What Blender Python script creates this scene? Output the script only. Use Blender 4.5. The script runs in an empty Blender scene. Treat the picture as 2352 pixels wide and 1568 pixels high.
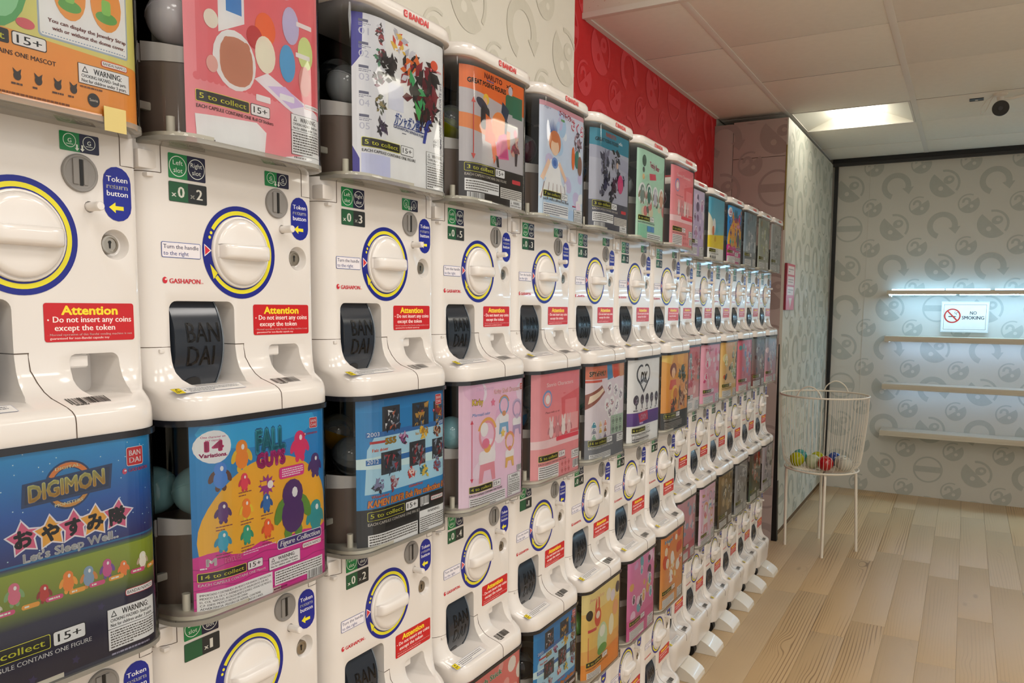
import bpy, bmesh, math, random
from mathutils import Vector, Matrix
random.seed(7)
C = bpy.context.scene.collection
scn = bpy.context.scene
PI = math.pi

# ---------------------------------------------------------------- camera
H = 1.47
yaw, pitch, roll = math.radians(29.7252), math.radians(-5.5937), math.radians(0.4522)
fw = Vector((-math.sin(yaw)*math.cos(pitch), math.cos(yaw)*math.cos(pitch), math.sin(pitch)))
rt = Vector((math.cos(yaw), math.sin(yaw), 0)); up = rt.cross(fw)
rt2 = rt*math.cos(roll)+up*math.sin(roll); up2 = -rt*math.sin(roll)+up*math.cos(roll)
cd = bpy.data.cameras.new('camera'); cam = bpy.data.objects.new('camera', cd); C.objects.link(cam)
m = Matrix.Identity(4)
for i in range(3):
    m[i][0] = rt2[i]; m[i][1] = up2[i]; m[i][2] = -fw[i]
m[2][3] = H
cam.matrix_world = m
cd.sensor_width = 36; cd.lens = 1820.5/2352*36; cd.shift_y = 98/2352; cd.clip_start = 0.02
scn.camera = cam

# ---------------------------------------------------------------- world, exposure
w = bpy.data.worlds.new('world'); scn.world = w; w.use_nodes = True
w.node_tree.nodes['Background'].inputs[0].default_value = (1.0, .955, .89, 1)
w.node_tree.nodes['Background'].inputs[1].default_value = 1.15
scn.view_settings.view_transform = 'Standard'; scn.view_settings.look = 'None'
scn.view_settings.gamma = 1; scn.view_settings.use_curve_mapping = False
scn.view_settings.exposure = -0.12
LAMP_HIGH = 12.0      # strength of the panels in the high ceiling
LAMP_LOW = 9.0       # strength of the recessed light over the back of the room
LAMP_LED = 9.0

# ---------------------------------------------------------------- helpers
def lin(h):
    if isinstance(h, str):
        h = h.lstrip('#'); h = [int(h[i:i+2], 16)/255 for i in (0, 2, 4)]
    return tuple((c/12.92 if c <= .04045 else ((c+.055)/1.055)**2.4) for c in h)
def mat(name, col, rough=.5, metal=0, spec=.5, emit=None, es=0, coat=0, bump=0, bscale=60, trans=0, noise=0, nscale=8):
    m_ = bpy.data.materials.new(name); m_.use_nodes = True
    nt = m_.node_tree; b = nt.nodes['Principled BSDF']
    c = lin(col)
    b.inputs['Base Color'].default_value = (*c, 1); b.inputs['Roughness'].default_value = rough
    b.inputs['Metallic'].default_value = metal; b.inputs['Specular IOR Level'].default_value = spec
    b.inputs['Coat Weight'].default_value = coat; b.inputs['Transmission Weight'].default_value = trans
    if emit: b.inputs['Emission Color'].default_value = (*lin(emit), 1); b.inputs['Emission Strength'].default_value = es
    tc = nt.nodes.new('ShaderNodeTexCoord')
    n = nt.nodes.new('ShaderNodeTexNoise'); n.inputs['Scale'].default_value = nscale; n.inputs['Detail'].default_value = 4
    nt.links.new(tc.outputs['Object'], n.inputs['Vector'])
    r_ = nt.nodes.new('ShaderNodeMix'); r_.data_type = 'RGBA'
    k = noise if noise else .025
    r_.inputs[6].default_value = (*[x*(1-k) for x in c], 1); r_.inputs[7].default_value = (*[min(1, x*(1+k)) for x in c], 1)
    nt.links.new(n.outputs['Fac'], r_.inputs[0]); nt.links.new(r_.outputs[2], b.inputs['Base Color'])
    if bump:
        n2 = nt.nodes.new('ShaderNodeTexNoise'); n2.inputs['Scale'].default_value = bscale
        nt.links.new(tc.outputs['Object'], n2.inputs['Vector'])
        bp = nt.nodes.new('ShaderNodeBump'); bp.inputs['Strength'].default_value = bump; bp.inputs['Distance'].default_value = .002
        nt.links.new(n2.outputs['Fac'], bp.inputs['Height']); nt.links.new(bp.outputs[0], b.inputs['Normal'])
    return m_
def print_mat(name, rough, coat=0, attr=True):
    m_ = bpy.data.materials.new(name); m_.use_nodes = True; nt = m_.node_tree; b = nt.nodes['Principled BSDF']
    a = nt.nodes.new('ShaderNodeVertexColor'); a.layer_name = 'Col'
    tc = nt.nodes.new('ShaderNodeTexCoord'); n = nt.nodes.new('ShaderNodeTexNoise'); n.inputs['Scale'].default_value = 40
    nt.links.new(tc.outputs['Object'], n.inputs['Vector'])
    hs = nt.nodes.new('ShaderNodeHueSaturation')
    mp = nt.nodes.new('ShaderNodeMapRange'); mp.inputs[3].default_value = .95; mp.inputs[4].default_value = 1.05
    nt.links.new(n.outputs['Fac'], mp.inputs[0]); nt.links.new(mp.outputs[0], hs.inputs['Value'])
    nt.links.new(a.outputs['Color'], hs.inputs['Color']); nt.links.new(hs.outputs[0], b.inputs['Base Color'])
    b.inputs['Roughness'].default_value = rough; b.inputs['Coat Weight'].default_value = coat
    return m_
def clear_mat(name, tint, ior=1.45, rough=.03, body=0.0, bodycol='#ffffff'):
    # thin clear plastic: see-through with a fresnel reflection
    m_ = bpy.data.materials.new(name); m_.use_nodes = True; nt = m_.node_tree
    for n in list(nt.nodes): nt.nodes.remove(n)
    o = nt.nodes.new('ShaderNodeOutputMaterial'); t = nt.nodes.new('ShaderNodeBsdfTransparent'); g = nt.nodes.new('ShaderNodeBsdfGlossy')
    f = nt.nodes.new('ShaderNodeFresnel'); f.inputs[0].default_value = ior; mx = nt.nodes.new('ShaderNodeMixShader')
    t.inputs[0].default_value = (*lin(tint), 1); g.inputs['Roughness'].default_value = rough
    base = t.outputs[0]
    if body:
        d = nt.nodes.new('ShaderNodeBsdfDiffuse'); d.inputs[0].default_value = (*lin(bodycol), 1)
        m2 = nt.nodes.new('ShaderNodeMixShader'); m2.inputs[0].default_value = body
        nt.links.new(t.outputs[0], m2.inputs[1]); nt.links.new(d.outputs[0], m2.inputs[2]); base = m2.outputs[0]
    nt.links.new(f.outputs[0], mx.inputs[0]); nt.links.new(base, mx.inputs[1]); nt.links.new(g.outputs[0], mx.inputs[2])
    nt.links.new(mx.outputs[0], o.inputs[0])
    return m_

M = dict(
 white=mat('machine_plastic', '#e4dfda', .24, spec=.55, coat=.6),
 knob=mat('knob_plastic', '#eae5e0', .22, spec=.5, coat=.6),
 cream=mat('cream_plastic', '#dcd6c4', .4),
 drum=mat('smoked_plastic', '#232b36', .18, spec=.5),
 drumtext=mat('smoked_plastic_relief', '#080b12', .22, spec=.5),
 rimclear=mat('smoke_rim', '#6a727a', .2, spec=.6),
 black=mat('black_plastic', '#0c0c0e', .4), dark=mat('dark_gap', '#16120f', .8),
 inner=mat('dome_inner_brown', '#2a201b', .55, noise=.3), hopper=mat('hopper_brown', '#7d6b5f', .3, noise=.12),
 grey=mat('coin_slot_grey', '#8f8c89', .42), steel=mat('lock_steel', '#a9a49c', .28, metal=1),
 rubber=mat('rubber_black', '#0b0b0c', .55), wire=mat('white_wire', '#e6e0d2', .35),
 print=print_mat('sticker_print', .3), poster=print_mat('poster_print', .42), wallprint=print_mat('wallpaper_print', .7),
 dome=clear_mat('dome_clear', '#fbfcfc', ior=1.42), domebase=clear_mat('dome_clear_lip', '#e0e2e2', body=.32, bodycol='#dcd8cc'),
 capclear=clear_mat('capsule_clear', '#e2ecef', body=.12, bodycol='#dfe9ee'),
 foot=mat('foot_plastic', '#e6e1d6', .2, coat=.3),
)

def link(name, me, parent=None):
    o = bpy.data.objects.new(name, me); C.objects.link(o)
    if parent: o.parent = parent
    return o
def empty(name, loc, label=None, cat=None, group=None):
    o = bpy.data.objects.new(name, None); C.objects.link(o); o.location = loc; o.empty_display_size = .05
    if label: o['label'] = label
    if cat: o['category'] = cat
    if group: o['group'] = group
    return o
def tag(o, label, cat, group=None):
    o['label'] = label; o['category'] = cat
    if group: o['group'] = group
    return o
def struct(o): o['kind'] = 'structure'; return o
def bm_mesh(bm, name, mats, smooth=0):
    bmesh.ops.recalc_face_normals(bm, faces=bm.faces)
    me = bpy.data.meshes.new(name); bm.to_mesh(me); bm.free()
    for m_ in (mats if isinstance(mats, (list, tuple)) else [mats]): me.materials.append(m_)
    if smooth:
        me.polygons.foreach_set('use_smooth', [True]*len(me.polygons)); me.set_sharp_from_angle(angle=math.radians(smooth))
    return me
def add_box(bm, x0, x1, y0, y1, z0, z1, mi=0):
    v = [bm.verts.new(p) for p in ((x0,y0,z0),(x1,y0,z0),(x1,y1,z0),(x0,y1,z0),(x0,y0,z1),(x1,y0,z1),(x1,y1,z1),(x0,y1,z1))]
    for q in ((0,3,2,1),(4,5,6,7),(0,1,5,4),(1,2,6,5),(2,3,7,6),(3,0,4,7)):
        bm.faces.new([v[i] for i in q]).material_index = mi
    return v
def box_mesh(name, b, m_, bev=0):
    bm = bmesh.new(); add_box(bm, *b)
    if bev: bmesh.ops.bevel(bm, geom=bm.edges[:], offset=bev, segments=2, affect='EDGES', profile=.6)
    return bm_mesh(bm, name, m_, 40 if bev else 0)
def add_cyl(bm, p0, p1, r0, r1=None, n=16, caps=True):
    p0, p1 = Vector(p0), Vector(p1); r1 = r0 if r1 is None else r1
    ax = (p1-p0).normalized(); a = ax.orthogonal().normalized(); b = ax.cross(a)
    R0 = [bm.verts.new(p0+r0*(a*math.cos(2*PI*i/n)+b*math.sin(2*PI*i/n))) for i in range(n)]
    R1 = [bm.verts.new(p1+r1*(a*math.cos(2*PI*i/n)+b*math.sin(2*PI*i/n))) for i in range(n)]
    for i in range(n): bm.faces.new((R0[i], R0[(i+1)%n], R1[(i+1)%n], R1[i]))
    if caps: bm.faces.new(R0[::-1]); bm.faces.new(R1)
def add_tube(bm, pts, r, n=8, closed=False):
    pts = [Vector(p) for p in pts]; rings = []; N = len(pts); a = None
    for i, p in enumerate(pts):
        if closed: t = (pts[(i+1)%N]-pts[i-1]).normalized()
        else: t = (pts[min(i+1, N-1)]-pts[max(i-1, 0)]).normalized()
        a = t.orthogonal().normalized() if a is None else (a-t*a.dot(t)).normalized()
        b = t.cross(a)
        rings.append([bm.verts.new(p+r*(a*math.cos(2*PI*k/n)+b*math.sin(2*PI*k/n))) for k in range(n)])
    for i in range(N if closed else N-1):
        A, B = rings[i], rings[(i+1)%N]
        for k in range(n): bm.faces.new((A[k], A[(k+1)%n], B[(k+1)%n], B[k]))
    if not closed: bm.faces.new(rings[0][::-1]); bm.faces.new(rings[-1])
def lathe(bm, prof, n=32, axis='x', c=(0,0,0)):
    # prof: list of (radius, height) ; axis x means height along +x
    rings = []
    for r, h in prof:
        ring = []
        for i in range(n):
            a = 2*PI*i/n; ca, sa = r*math.cos(a), r*math.sin(a)
            p = (h, ca, sa) if axis == 'x' else (ca, sa, h)
            ring.append(bm.verts.new(Vector(p)+Vector(c)))
        rings.append(ring)
    for A, B in zip(rings, rings[1:]):
        for i in range(n): bm.faces.new((A[i], A[(i+1)%n], B[(i+1)%n], B[i]))
    bm.faces.new(rings[0][::-1]); bm.faces.new(rings[-1])

# ---------------------------------------------------------------- flat print: a small 2-D canvas (units mm, x right, y down)
_tc = {}
def text_geo(s, bold=0, shear=0):
    if bold:
        # heavier weight: the same outlines laid side by side
        V, F, x0, x1, y0, y1 = text_geo(s, 0, shear)
        D = ((-bold, 0), (bold, 0)) if bold < .035 else tuple((bold*math.cos(a*PI/4), bold*math.sin(a*PI/4)) for a in range(8))+((0, 0),)
        n = len(V); d = bold if bold >= .035 else 0
        return ([(x+dx, y+dy) for dx, dy in D for x, y in V], [tuple(i+n*j for i in f) for j in range(len(D)) for f in F], x0-bold, x1+bold, y0-d, y1+d)
    k = (s, bold, shear)
    if k in _tc: return _tc[k]
    cu = bpy.data.curves.new('t', 'FONT'); cu.body = s; cu.size = 1; cu.resolution_u = 2; cu.shear = shear
    cu.fill_mode = 'FRONT'
    o = bpy.data.objects.new('t', cu); C.objects.link(o)
    bpy.context.view_layer.update()
    me = o.to_mesh()
    V = [(v.co.x, v.co.y) for v in me.vertices]; F = [tuple(p.vertices) for p in me.polygons]
    o.to_mesh_clear(); bpy.data.objects.remove(o); bpy.data.curves.remove(cu)
    if V:
        x0 = min(v[0] for v in V); x1 = max(v[0] for v in V); y0 = min(v[1] for v in V); y1 = max(v[1] for v in V)
    else: x0 = x1 = y0 = y1 = 0
    _tc[k] = (V, F, x0, x1, y0, y1); return _tc[k]
class Canvas:
    def __init__(s): s.it = []; s.L = 0; s.rot = None
    def poly(s, pts, col, col2=None):
        # col at the top (smallest y), col2 at the bottom
        ys = [p[1] for p in pts]; a, b = min(ys), max(ys); c1 = lin(col); c2 = lin(col2) if col2 else c1
        cols = [tuple(c1[i]+(c2[i]-c1[i])*((y-a)/(b-a) if b > a else 0) for i in range(3)) for y in ys]
        s.it.append((list(pts), [tuple(range(len(pts)))], cols, s.L)); s.L += 1; return s
    def rect(s, x0, y0, x1, y1, col, col2=None): return s.poly([(x0,y0),(x1,y0),(x1,y1),(x0,y1)], col, col2)
    def rrect(s, x0, y0, x1, y1, r, col, col2=None):
        P = []
        for cx, cy, a0 in ((x1-r,y1-r,0),(x0+r,y1-r,90),(x0+r,y0+r,180),(x1-r,y0+r,270)):
            for k in range(5):
                a = math.radians(a0+22.5*k); P.append((cx+r*math.cos(a), cy+r*math.sin(a)))
        return s.poly(P, col, col2)
    def ell(s, cx, cy, rx, ry, col, rot=0, col2=None, n=20):
        c, d = math.cos(math.radians(rot)), math.sin(math.radians(rot)); P = []
        for k in range(n):
            a = 2*PI*k/n; x, y = rx*math.cos(a), ry*math.sin(a); P.append((cx+x*c-y*d, cy+x*d+y*c))
        return s.poly(P, col, col2)
    def arc(s, cx, cy, r0, r1, a0, a1, col, n=24, ky=1):
        V = []; F = []; N = max(3, int(n*abs(a1-a0)/360)+1)
        for k in range(N+1):
            a = math.radians(a0+(a1-a0)*k/N)
            V += [(cx+r0*math.cos(a), cy-ky*r0*math.sin(a)), (cx+r1*math.cos(a), cy-ky*r1*math.sin(a))]
        for k in range(N): F.append((2*k, 2*k+1, 2*k+3, 2*k+2))
        s.it.append((V, F, [lin(col)]*len(V), s.L)); s.L += 1; return s
    def star(s, cx, cy, r, col, rot=0, q=.5, n=5):
        return s.poly([(cx+(r if k % 2 == 0 else r*q)*math.sin(PI*k/n+math.radians(rot)), cy-(r if k % 2 == 0 else r*q)*math.cos(PI*k/n+math.radians(rot))) for k in range(2*n)], col)
    def text(s, t, x, y, h, col, w=None, bold=0, shear=0, rot=0, align='l', col2=None):
        # (x, y) left end of the baseline, h cap height
        V, F, x0, x1, y0, y1 = text_geo(t, bold, shear)
        if not V: return s
        ch = text_geo('H')[5]; ky = h/ch; kx = ky if w is None else w/(x1-x0)
        W = (x1-x0)*kx; ox = {'l': 0, 'c': -W/2, 'r': -W}[align]
        c, d = math.cos(math.radians(rot)), math.sin(math.radians(rot)); P = []; cols = []
        ca = lin(col); cb = lin(col2) if col2 else ca
        for vx, vy in V:
            px, py = (vx-x0)*kx+ox, -vy*ky
            P.append((x+px*c-py*d, y+px*d+py*c)); f = max(0, min(1, vy/ch)); cols.append(tuple(cb[i]+(ca[i]-cb[i])*f for i in range(3)))
        s.it.append((P, F, cols, s.L)); s.L += 1; return s
    def otext(s, t, x, y, h, col, oc, ow=.03, **k):
        b = k.pop('bold', 0); V, F, x0, x1, y0, y1 = text_geo(t, b, k.get('shear', 0)); wd = k.pop('w', None); c2 = k.pop('col2', None)
        ch = text_geo('H')[5]; W = wd if wd else (x1-x0)*h/ch
        X0, X1 = text_geo(t, b+ow, k.get('shear', 0))[2:4]
        kx = W/(x1-x0); g = ow*kx
        s.text(t, x-(g if k.get('align', 'l') == 'l' else 0), y, h, oc, w=W+2*g, bold=b+ow, **k)
        return s.text(t, x, y, h, col, w=W, bold=b, col2=c2, **k)
    def bars(s, x0, y0, x1, y1, n, col, fill=.5, rs=1):
        # blocks of fine print too small to read
        R = random.Random(rs); V = []; F = []; lh = (y1-y0)/n
        for i in range(n):
            x = x0; xe = x1 if i < n-1 else x0+(x1-x0)*R.uniform(.3, .9)
            while x < xe-.8:
                wd = min(R.uniform(1.2, 5), xe-x); a = y0+i*lh+lh*(1-fill)/2; b = a+lh*fill; k = len(V)
                V += [(x,a),(x+wd,a),(x+wd,b),(x,b)]; F.append((k,k+1,k+2,k+3)); x += wd+.7
        s.it.append((V, F, [lin(col)]*len(V), s.L)); s.L += 1; return s
    def barcode(s, x0, y0, x1, y1, rs=3, bg='#f4f2ee'):
        if bg: s.rect(x0, y0, x1, y1, bg)
        R = random.Random(rs); V = []; F = []; wd = (x1-x0); x = x0+wd*.04; t = y1-(y1-y0)*.18
        while x < x1-wd*.06:
            b = wd*R.choice((.012, .018, .028, .036)); k = len(V); V += [(x,y0+.4),(x+b,y0+.4),(x+b,t),(x,t)]; F.append((k,k+1,k+2,k+3)); x += b+wd*R.choice((.012, .02, .03))
        s.it.append((V, F, [lin('#111111')]*len(V), s.L)); s.L += 1
        return s.bars(x0+wd*.1, t, x1-wd*.1, y1, 1, '#222222', .6)
    # ---- print shared by all the posters
    def collect(s, n, x, y, w=84, each='FIGURE', ec='#1d1a18', ts=None):
        k = w/84; h = 14*k
        s.rrect(x-.6, y-.6, x+w+.6, y+h+.6, 2*k, '#e9df3f').rrect(x, y, x+w, y+h, 1.8*k, '#141210')
        s.text('%s to collect' % n, x+4*k, y+10.2*k, 7*k, '#f3ee3c', w=w-9*k, bold=.008)
        s.rrect(x+w+3*k, y-1*k, x+w+38*k, y+h+1*k, 2.5*k, '#171310').rrect(x+w+3.8*k, y-.2*k, x+w+37.2*k, y+h+.2*k, 2*k, '#f5f2ec')
        s.text('15+', x+w+8*k, y+11*k, 8.4*k, '#151515', w=25*k, bold=.01)
        return s.text('EACH CAPSULE CONTAINS ONE '+each, x, y+h+8.5*k, 4.6*k, ec, w=(w+38*k)*1.05, bold=.012)
    def warn(s, x, y, w, h=None, n=6, hd=None):
        h = h or w*.8; hh = hd or w*.36
        s.rect(x-.5, y-.5, x+w+.5, y+h+.5, '#222222').rect(x, y, x+w, y+h, '#f4f1ec')
        s.poly([(x+w*.06,y+hh*.42),(x+w*.12,y+hh*.08),(x+w*.18,y+hh*.42)], '#222222').poly([(x+w*.085,y+hh*.37),(x+w*.12,y+hh*.17),(x+w*.155,y+hh*.37)], '#f4f1ec')
        s.text('WARNING:', x+w*.28, y+hh*.42, hh*.3, '#161616', w=w*.55, bold=.03)
        s.text('CHOKING HAZARD- Small parts.', x+w*.05, y+hh*.68, hh*.17, '#161616', w=w*.88, bold=.03)
        s.text('Not for children under 3 years.', x+w*.05, y+hh*.93, hh*.17, '#161616', w=w*.88, bold=.03)
        if h > hh*1.2: s.rect(x, y+hh*1.02, x+w, y+hh*1.05, '#222222').bars(x+w*.04, y+hh*1.12, x+w*.96, y+h*.97, n, '#55504c', .5, int(x*7+y))
        return s
    def bn(s, x, y, w):
        h = w*.2
        return s.rrect(x, y, x+w, y+h, h*.3, '#c8303c').rrect(x+.6, y+.6, x+w-.6, y+h-.6, h*.25, '#f6ecea').text('BANDAI NAMCO', x+w*.06, y+h*.74, h*.48, '#3a2a2a', w=w*.88, bold=.01)
    def badge(s, x, y, w):
        s.rrect(x-.6, y-.6, x+w+.6, y+w+.6, w*.12, '#f4eeee').rrect(x, y, x+w, y+w, w*.1, '#c22a33')
        return s.text('BAN', x+w*.14, y+w*.46, w*.3, '#fbeeee', w=w*.72, bold=.02).text('DAI', x+w*.14, y+w*.86, w*.3, '#fbeeee', w=w*.72, bold=.02)
    def gash(s, x, y, w, col='#cf3040'):
        h = w*.13
        return s.ell(x+h*.6, y-h*.3, h*.6, h*.7, col).ell(x+h*.8, y-h*.45, h*.28, h*.22, '#f3e6e4').text('GASHAPON', x+h*1.6, y, h*.8, col, w=w-h*2, bold=.02)
    def toy(s, x, y, r, col, col2=None, tilt=0, arms=True, white=True):
        # plain rounded toy figure without face
        if white: s.ell(x, y, r*.95, r*1.25, '#f4efe6', tilt, n=14)
        col2 = col2 or col
        if arms: s.ell(x-r*.62, y+r*.1, r*.22, r*.5, col2, 25+tilt, n=10).ell(x+r*.62, y+r*.1, r*.22, r*.5, col2, -25+tilt, n=10)
        s.ell(x-r*.25, y+r*.95, r*.2, r*.28, col2, n=8).ell(x+r*.25, y+r*.95, r*.2, r*.28, col2, n=8)
        return s.ell(x, y+r*.3, r*.55, r*.7, col, tilt, n=14).ell(x, y-r*.45, r*.5, r*.55, col, tilt, n=14).ell(x+r*.1, y-r*.5, r*.14, r*.2, '#ffffff', tilt, n=8)
    def mech(s, x, y, r, cols, rs=1):
        # cluster of angular plates in the given colours
        R = random.Random(rs)
        for k in range(24):
            a = R.uniform(0, 360); d = R.uniform(0, r*.75); q = R.uniform(.22, .5)*r; cx, cy_ = x+d*math.cos(a), y+d*math.sin(a)*1.2; t = R.uniform(0, PI)
            s.poly([(cx+q*math.cos(t), cy_+q*math.sin(t)), (cx+q*.5*math.cos(t+1.3), cy_+q*.5*math.sin(t+1.3)), (cx+q*math.cos(t+PI), cy_+q*math.sin(t+PI)), (cx+q*.5*math.cos(t+1.8+PI), cy_+q*.5*math.sin(t+1.8+PI))], cols[k % len(cols)])
        return s
    def mesh(s, name, fmap, m_, bis=(), step=3e-5, clip=None, bisy=(), gain=1):
        bm = bmesh.new(); cl = bm.loops.layers.float_color.new('Col')
        if step > 2e-6 and s.L: step = min(step, .0009/s.L)
        for V, F, cols, L in s.it:
            vs = [bm.verts.new((x, y, L)) for x, y in V]
            for f in F:
                try: fc = bm.faces.new([vs[i] for i in f])
                except ValueError: continue
                for lp, i in zip(fc.loops, f): lp[cl] = (*[min(.92, x*gain) for x in cols[i]], 1)
        if clip:
            for co, no in ((( clip[0],0,0),(-1,0,0)),((clip[2],0,0),(1,0,0)),((0,clip[1],0),(0,-1,0)),((0,clip[3],0),(0,1,0))):
                bmesh.ops.bisect_plane(bm, geom=bm.verts[:]+bm.edges[:]+bm.faces[:], plane_co=co, plane_no=no, clear_outer=True)
        for b in bis:
            bmesh.ops.bisect_plane(bm, geom=bm.verts[:]+bm.edges[:]+bm.faces[:], plane_co=(b,0,0), plane_no=(1,0,0))
        for b in bisy:
            bmesh.ops.bisect_plane(bm, geom=bm.verts[:]+bm.edges[:]+bm.faces[:], plane_co=(0,b,0), plane_no=(0,1,0))
        for v in bm.verts: v.co = fmap(v.co.x, v.co.y, v.co.z*step)
        me = bpy.data.meshes.new(name); bm.normal_update(); bm.to_mesh(me); bm.free(); me.materials.append(m_)
        return me
def face_map(u0, v0, d0=.0005):
    # canvas mm on the flat panel of a machine: x right -> +y, y down -> -z, out of the panel = +x
    return lambda x, y, l: Vector((d0+l, u0+x/1000, v0-y/1000))
def fill_map(): pass

# ---------------------------------------------------------------- machine geometry (x = out of panel, y = along the row, z = up from knob centre)
TRAYV = -.2085; TOPV = .3763; BASE1 = -.2085
prof = [(.125,0),(.09,0),(.03,0),(-.05,0),(-.112,0),(-.126,.0006),(-.140,.0028),(-.152,.007),(-.162,.014),(-.1685,.022),(-.1765,.0450),(-.1808,.0498),(-.187,.0526),(-.194,.0535),(-.2085,.0535)]
def outline(F, uL, uR, RL, RR, back, n=7):
    P = [(back, uL)]
    for k in range(n+1):
        a = PI/2*k/n; P.append((F-RL+RL*math.sin(a), uL+RL-RL*math.cos(a)))
    for t in (.15, .3, .45, .6, .75, .88): P.append((F, uL+RL+(uR-RR-uL-RL)*t))
    for k in range(n+1):
        a = PI/2*k/n; P.append((F-RR+RR*math.cos(a), uR-RR+RR*math.sin(a)))
    P.append((back, uR)); return P
def loft(levels, cap=True):
    bm = bmesh.new(); rows = []
    for v, P in levels: rows.append([bm.verts.new((d, u, v)) for d, u in P])
    for A, B in zip(rows, rows[1:]):
        for i in range(len(A)): bm.faces.new((A[i], A[(i+1) % len(A)], B[(i+1) % len(A)], B[i]))
    if cap: bm.faces.new(rows[0]); bm.faces.new(rows[-1][::-1])
    bmesh.ops.recalc_face_normals(bm, faces=bm.faces); return bm
def body_levels(bottom=None):
    L = []
    for v, F in prof:
        t = F/.0535; R1 = .03+(.044-.03)*min(1, t*1.6); R2 = .008+(.044-.008)*min(1, t*1.6)
        L.append((v, outline(F, -.1475+.0065*t, .1365-.0085*t, R1, R2, -.38)))
    if bottom: L[-1] = (-.205, L[-1][1]); L += [(-.215, outline(.0525, -.139, .126, .044, .044, -.38)), (-.28, outline(.049, -.135, .122, .044, .044, -.38)), (bottom+.003, outline(.047, -.133, .12, .043, .043, -.38)), (bottom, outline(.043, -.129, .116, .04, .04, -.38))]
    return L
def prism_uv(pts, d0, d1):
    bm = bmesh.new(); A = [bm.verts.new((d0, u, v)) for u, v in pts]; B = [bm.verts.new((d1, u, v)) for u, v in pts]
    n = len(pts)
    for i in range(n): bm.faces.new((A[i], A[(i+1) % n], B[(i+1) % n], B[i]))
    bm.faces.new(A[::-1]); bm.faces.new(B); bmesh.ops.recalc_face_normals(bm, faces=bm.faces); return bm
def rr(u0, u1, v0, v1, r, rb=None):
    rb = rb or r; P = []
    for cu, cv, a0, q in ((u1-r,v1-r,0,r),(u0+r,v1-r,90,r),(u0+rb,v0+rb,180,rb),(u1-r,v0+r,270,r)):
        for k in range(6): a = math.radians(a0+18*k); P.append((cu+q*math.cos(a), cv+q*math.sin(a)))
    return P
def cut_body(bm, name):
    o = link(name, bm_mesh(bm, name, M['white']))
    cutters = []
    c1 = prism_uv(rr(-.1125, -.0125, -.1722, -.0650, .011, .026), -.085, .09)
    c2 = prism_uv(rr(.0448, .101, -.172, -.1245, .008, .02), -.05, .09)
    for v in c2.verts:
        if v.co.x > 0: v.co.y = .0448+(v.co.y-.0448)*(1.10)
    c3 = bmesh.new(); lathe(c3, [(.0085,-.0105),(.0125,-.0095),(.0155,-.005),(.0172,.0),(.0182,.006)], 28, 'x', (0,.1055,-.002))
    bmesh.ops.recalc_face_normals(c3, faces=c3.faces)
    c4 = bmesh.new(); add_cyl(c4, (-.006,.0767,.0375), (.01,.0767,.0375), .0062, n=16); bmesh.ops.recalc_face_normals(c4, faces=c4.faces)
    for i, c in enumerate((c1, c2, c3, c4)):
        me = bm_mesh(c, 'cutter', M['white']); co = link('cutter', me); cutters.append(co)
        md = o.modifiers.new('b%d' % i, 'BOOLEAN'); md.operation = 'DIFFERENCE'; md.object = co; md.solver = 'EXACT'
    bv = o.modifiers.new('bev', 'BEVEL'); bv.width = .0022; bv.segments = 2; bv.limit_method = 'ANGLE'; bv.angle_limit = math.radians(42)
    dg = bpy.context.evaluated_depsgraph_get(); dg.update()
    me = bpy.data.meshes.new_from_object(o.evaluated_get(dg))
    me.polygons.foreach_set('use_smooth', [True]*len(me.polygons)); me.set_sharp_from_angle(angle=math.radians(38))
    me.name = 'machine_body'
    for c in cutters: bpy.data.objects.remove(c)
    bpy.data.objects.remove(o)
    return me
T = {}    # shared meshes: key -> list of (part name, mesh, offset)
body_me = cut_body(loft(body_levels()), 'body_a')
body_low_me = cut_body(loft(body_levels(-.294)), 'body_b')

# surface of the tray top: d -> v
def tray_v(d):
    for (v0, F0), (v1, F1) in zip(prof, prof[1:]):
        if F0 <= d <= F1 and F1 > F0: return v0+(v1-v0)*(d-F0)/(F1-F0)
    return -.1765
def tray_map(u0, d0):
    return lambda x, y, l: Vector((d0+y/1000, u0+x/1000, tray_v(d0+y/1000)+.0007+l))

def knob_meshes():
    bm = bmesh.new(); lathe(bm, [(.0472,0),(.0472,.0028),(.0462,.0042),(.0448,.0044),(.0440,.0030),(.0432,.0030),(.0428,.0058),(.0412,.0078),(.036,.0092),(.020,.0104),(.004,.0108)], 48)
    a = bm_mesh(bm, 'knob_dial', M['knob'], 50)
    bm = bmesh.new(); N = 22; hl = .0415; rows = []
    for i in range(N+1):
        t = -1+2*i/N; u = hl*t; e = math.sqrt(max(0, 1-abs(t)**5)); hz = .0108*(.80+.20*e); top = .0055+.0175*max(.0, (1-abs(t)**6))**.6
        sec = [(.003,-hz*1.15),(.008,-hz*1.0),(top*.8+.001,-hz*.92),(top*.96,-hz*.72),(top,-hz*.3),(top,hz*.3),(top*.96,hz*.72),(top*.8+.001,hz*.92),(.008,hz*1.0),(.003,hz*1.15)]
        rows.append([bm.verts.new((x, u, z)) for x, z in sec])
    for A, B in zip(rows, rows[1:]):
        for k in range(len(A)): bm.faces.new((A[k], A[(k+1) % len(A)], B[(k+1) % len(A)], B[k]))
    bm.faces.new(rows[0]); bm.faces.new(rows[-1][::-1])
    b = bm_mesh(bm, 'handle_bar', M['knob'], 50)
    return a, b
k1, k2 = knob_meshes()

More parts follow.
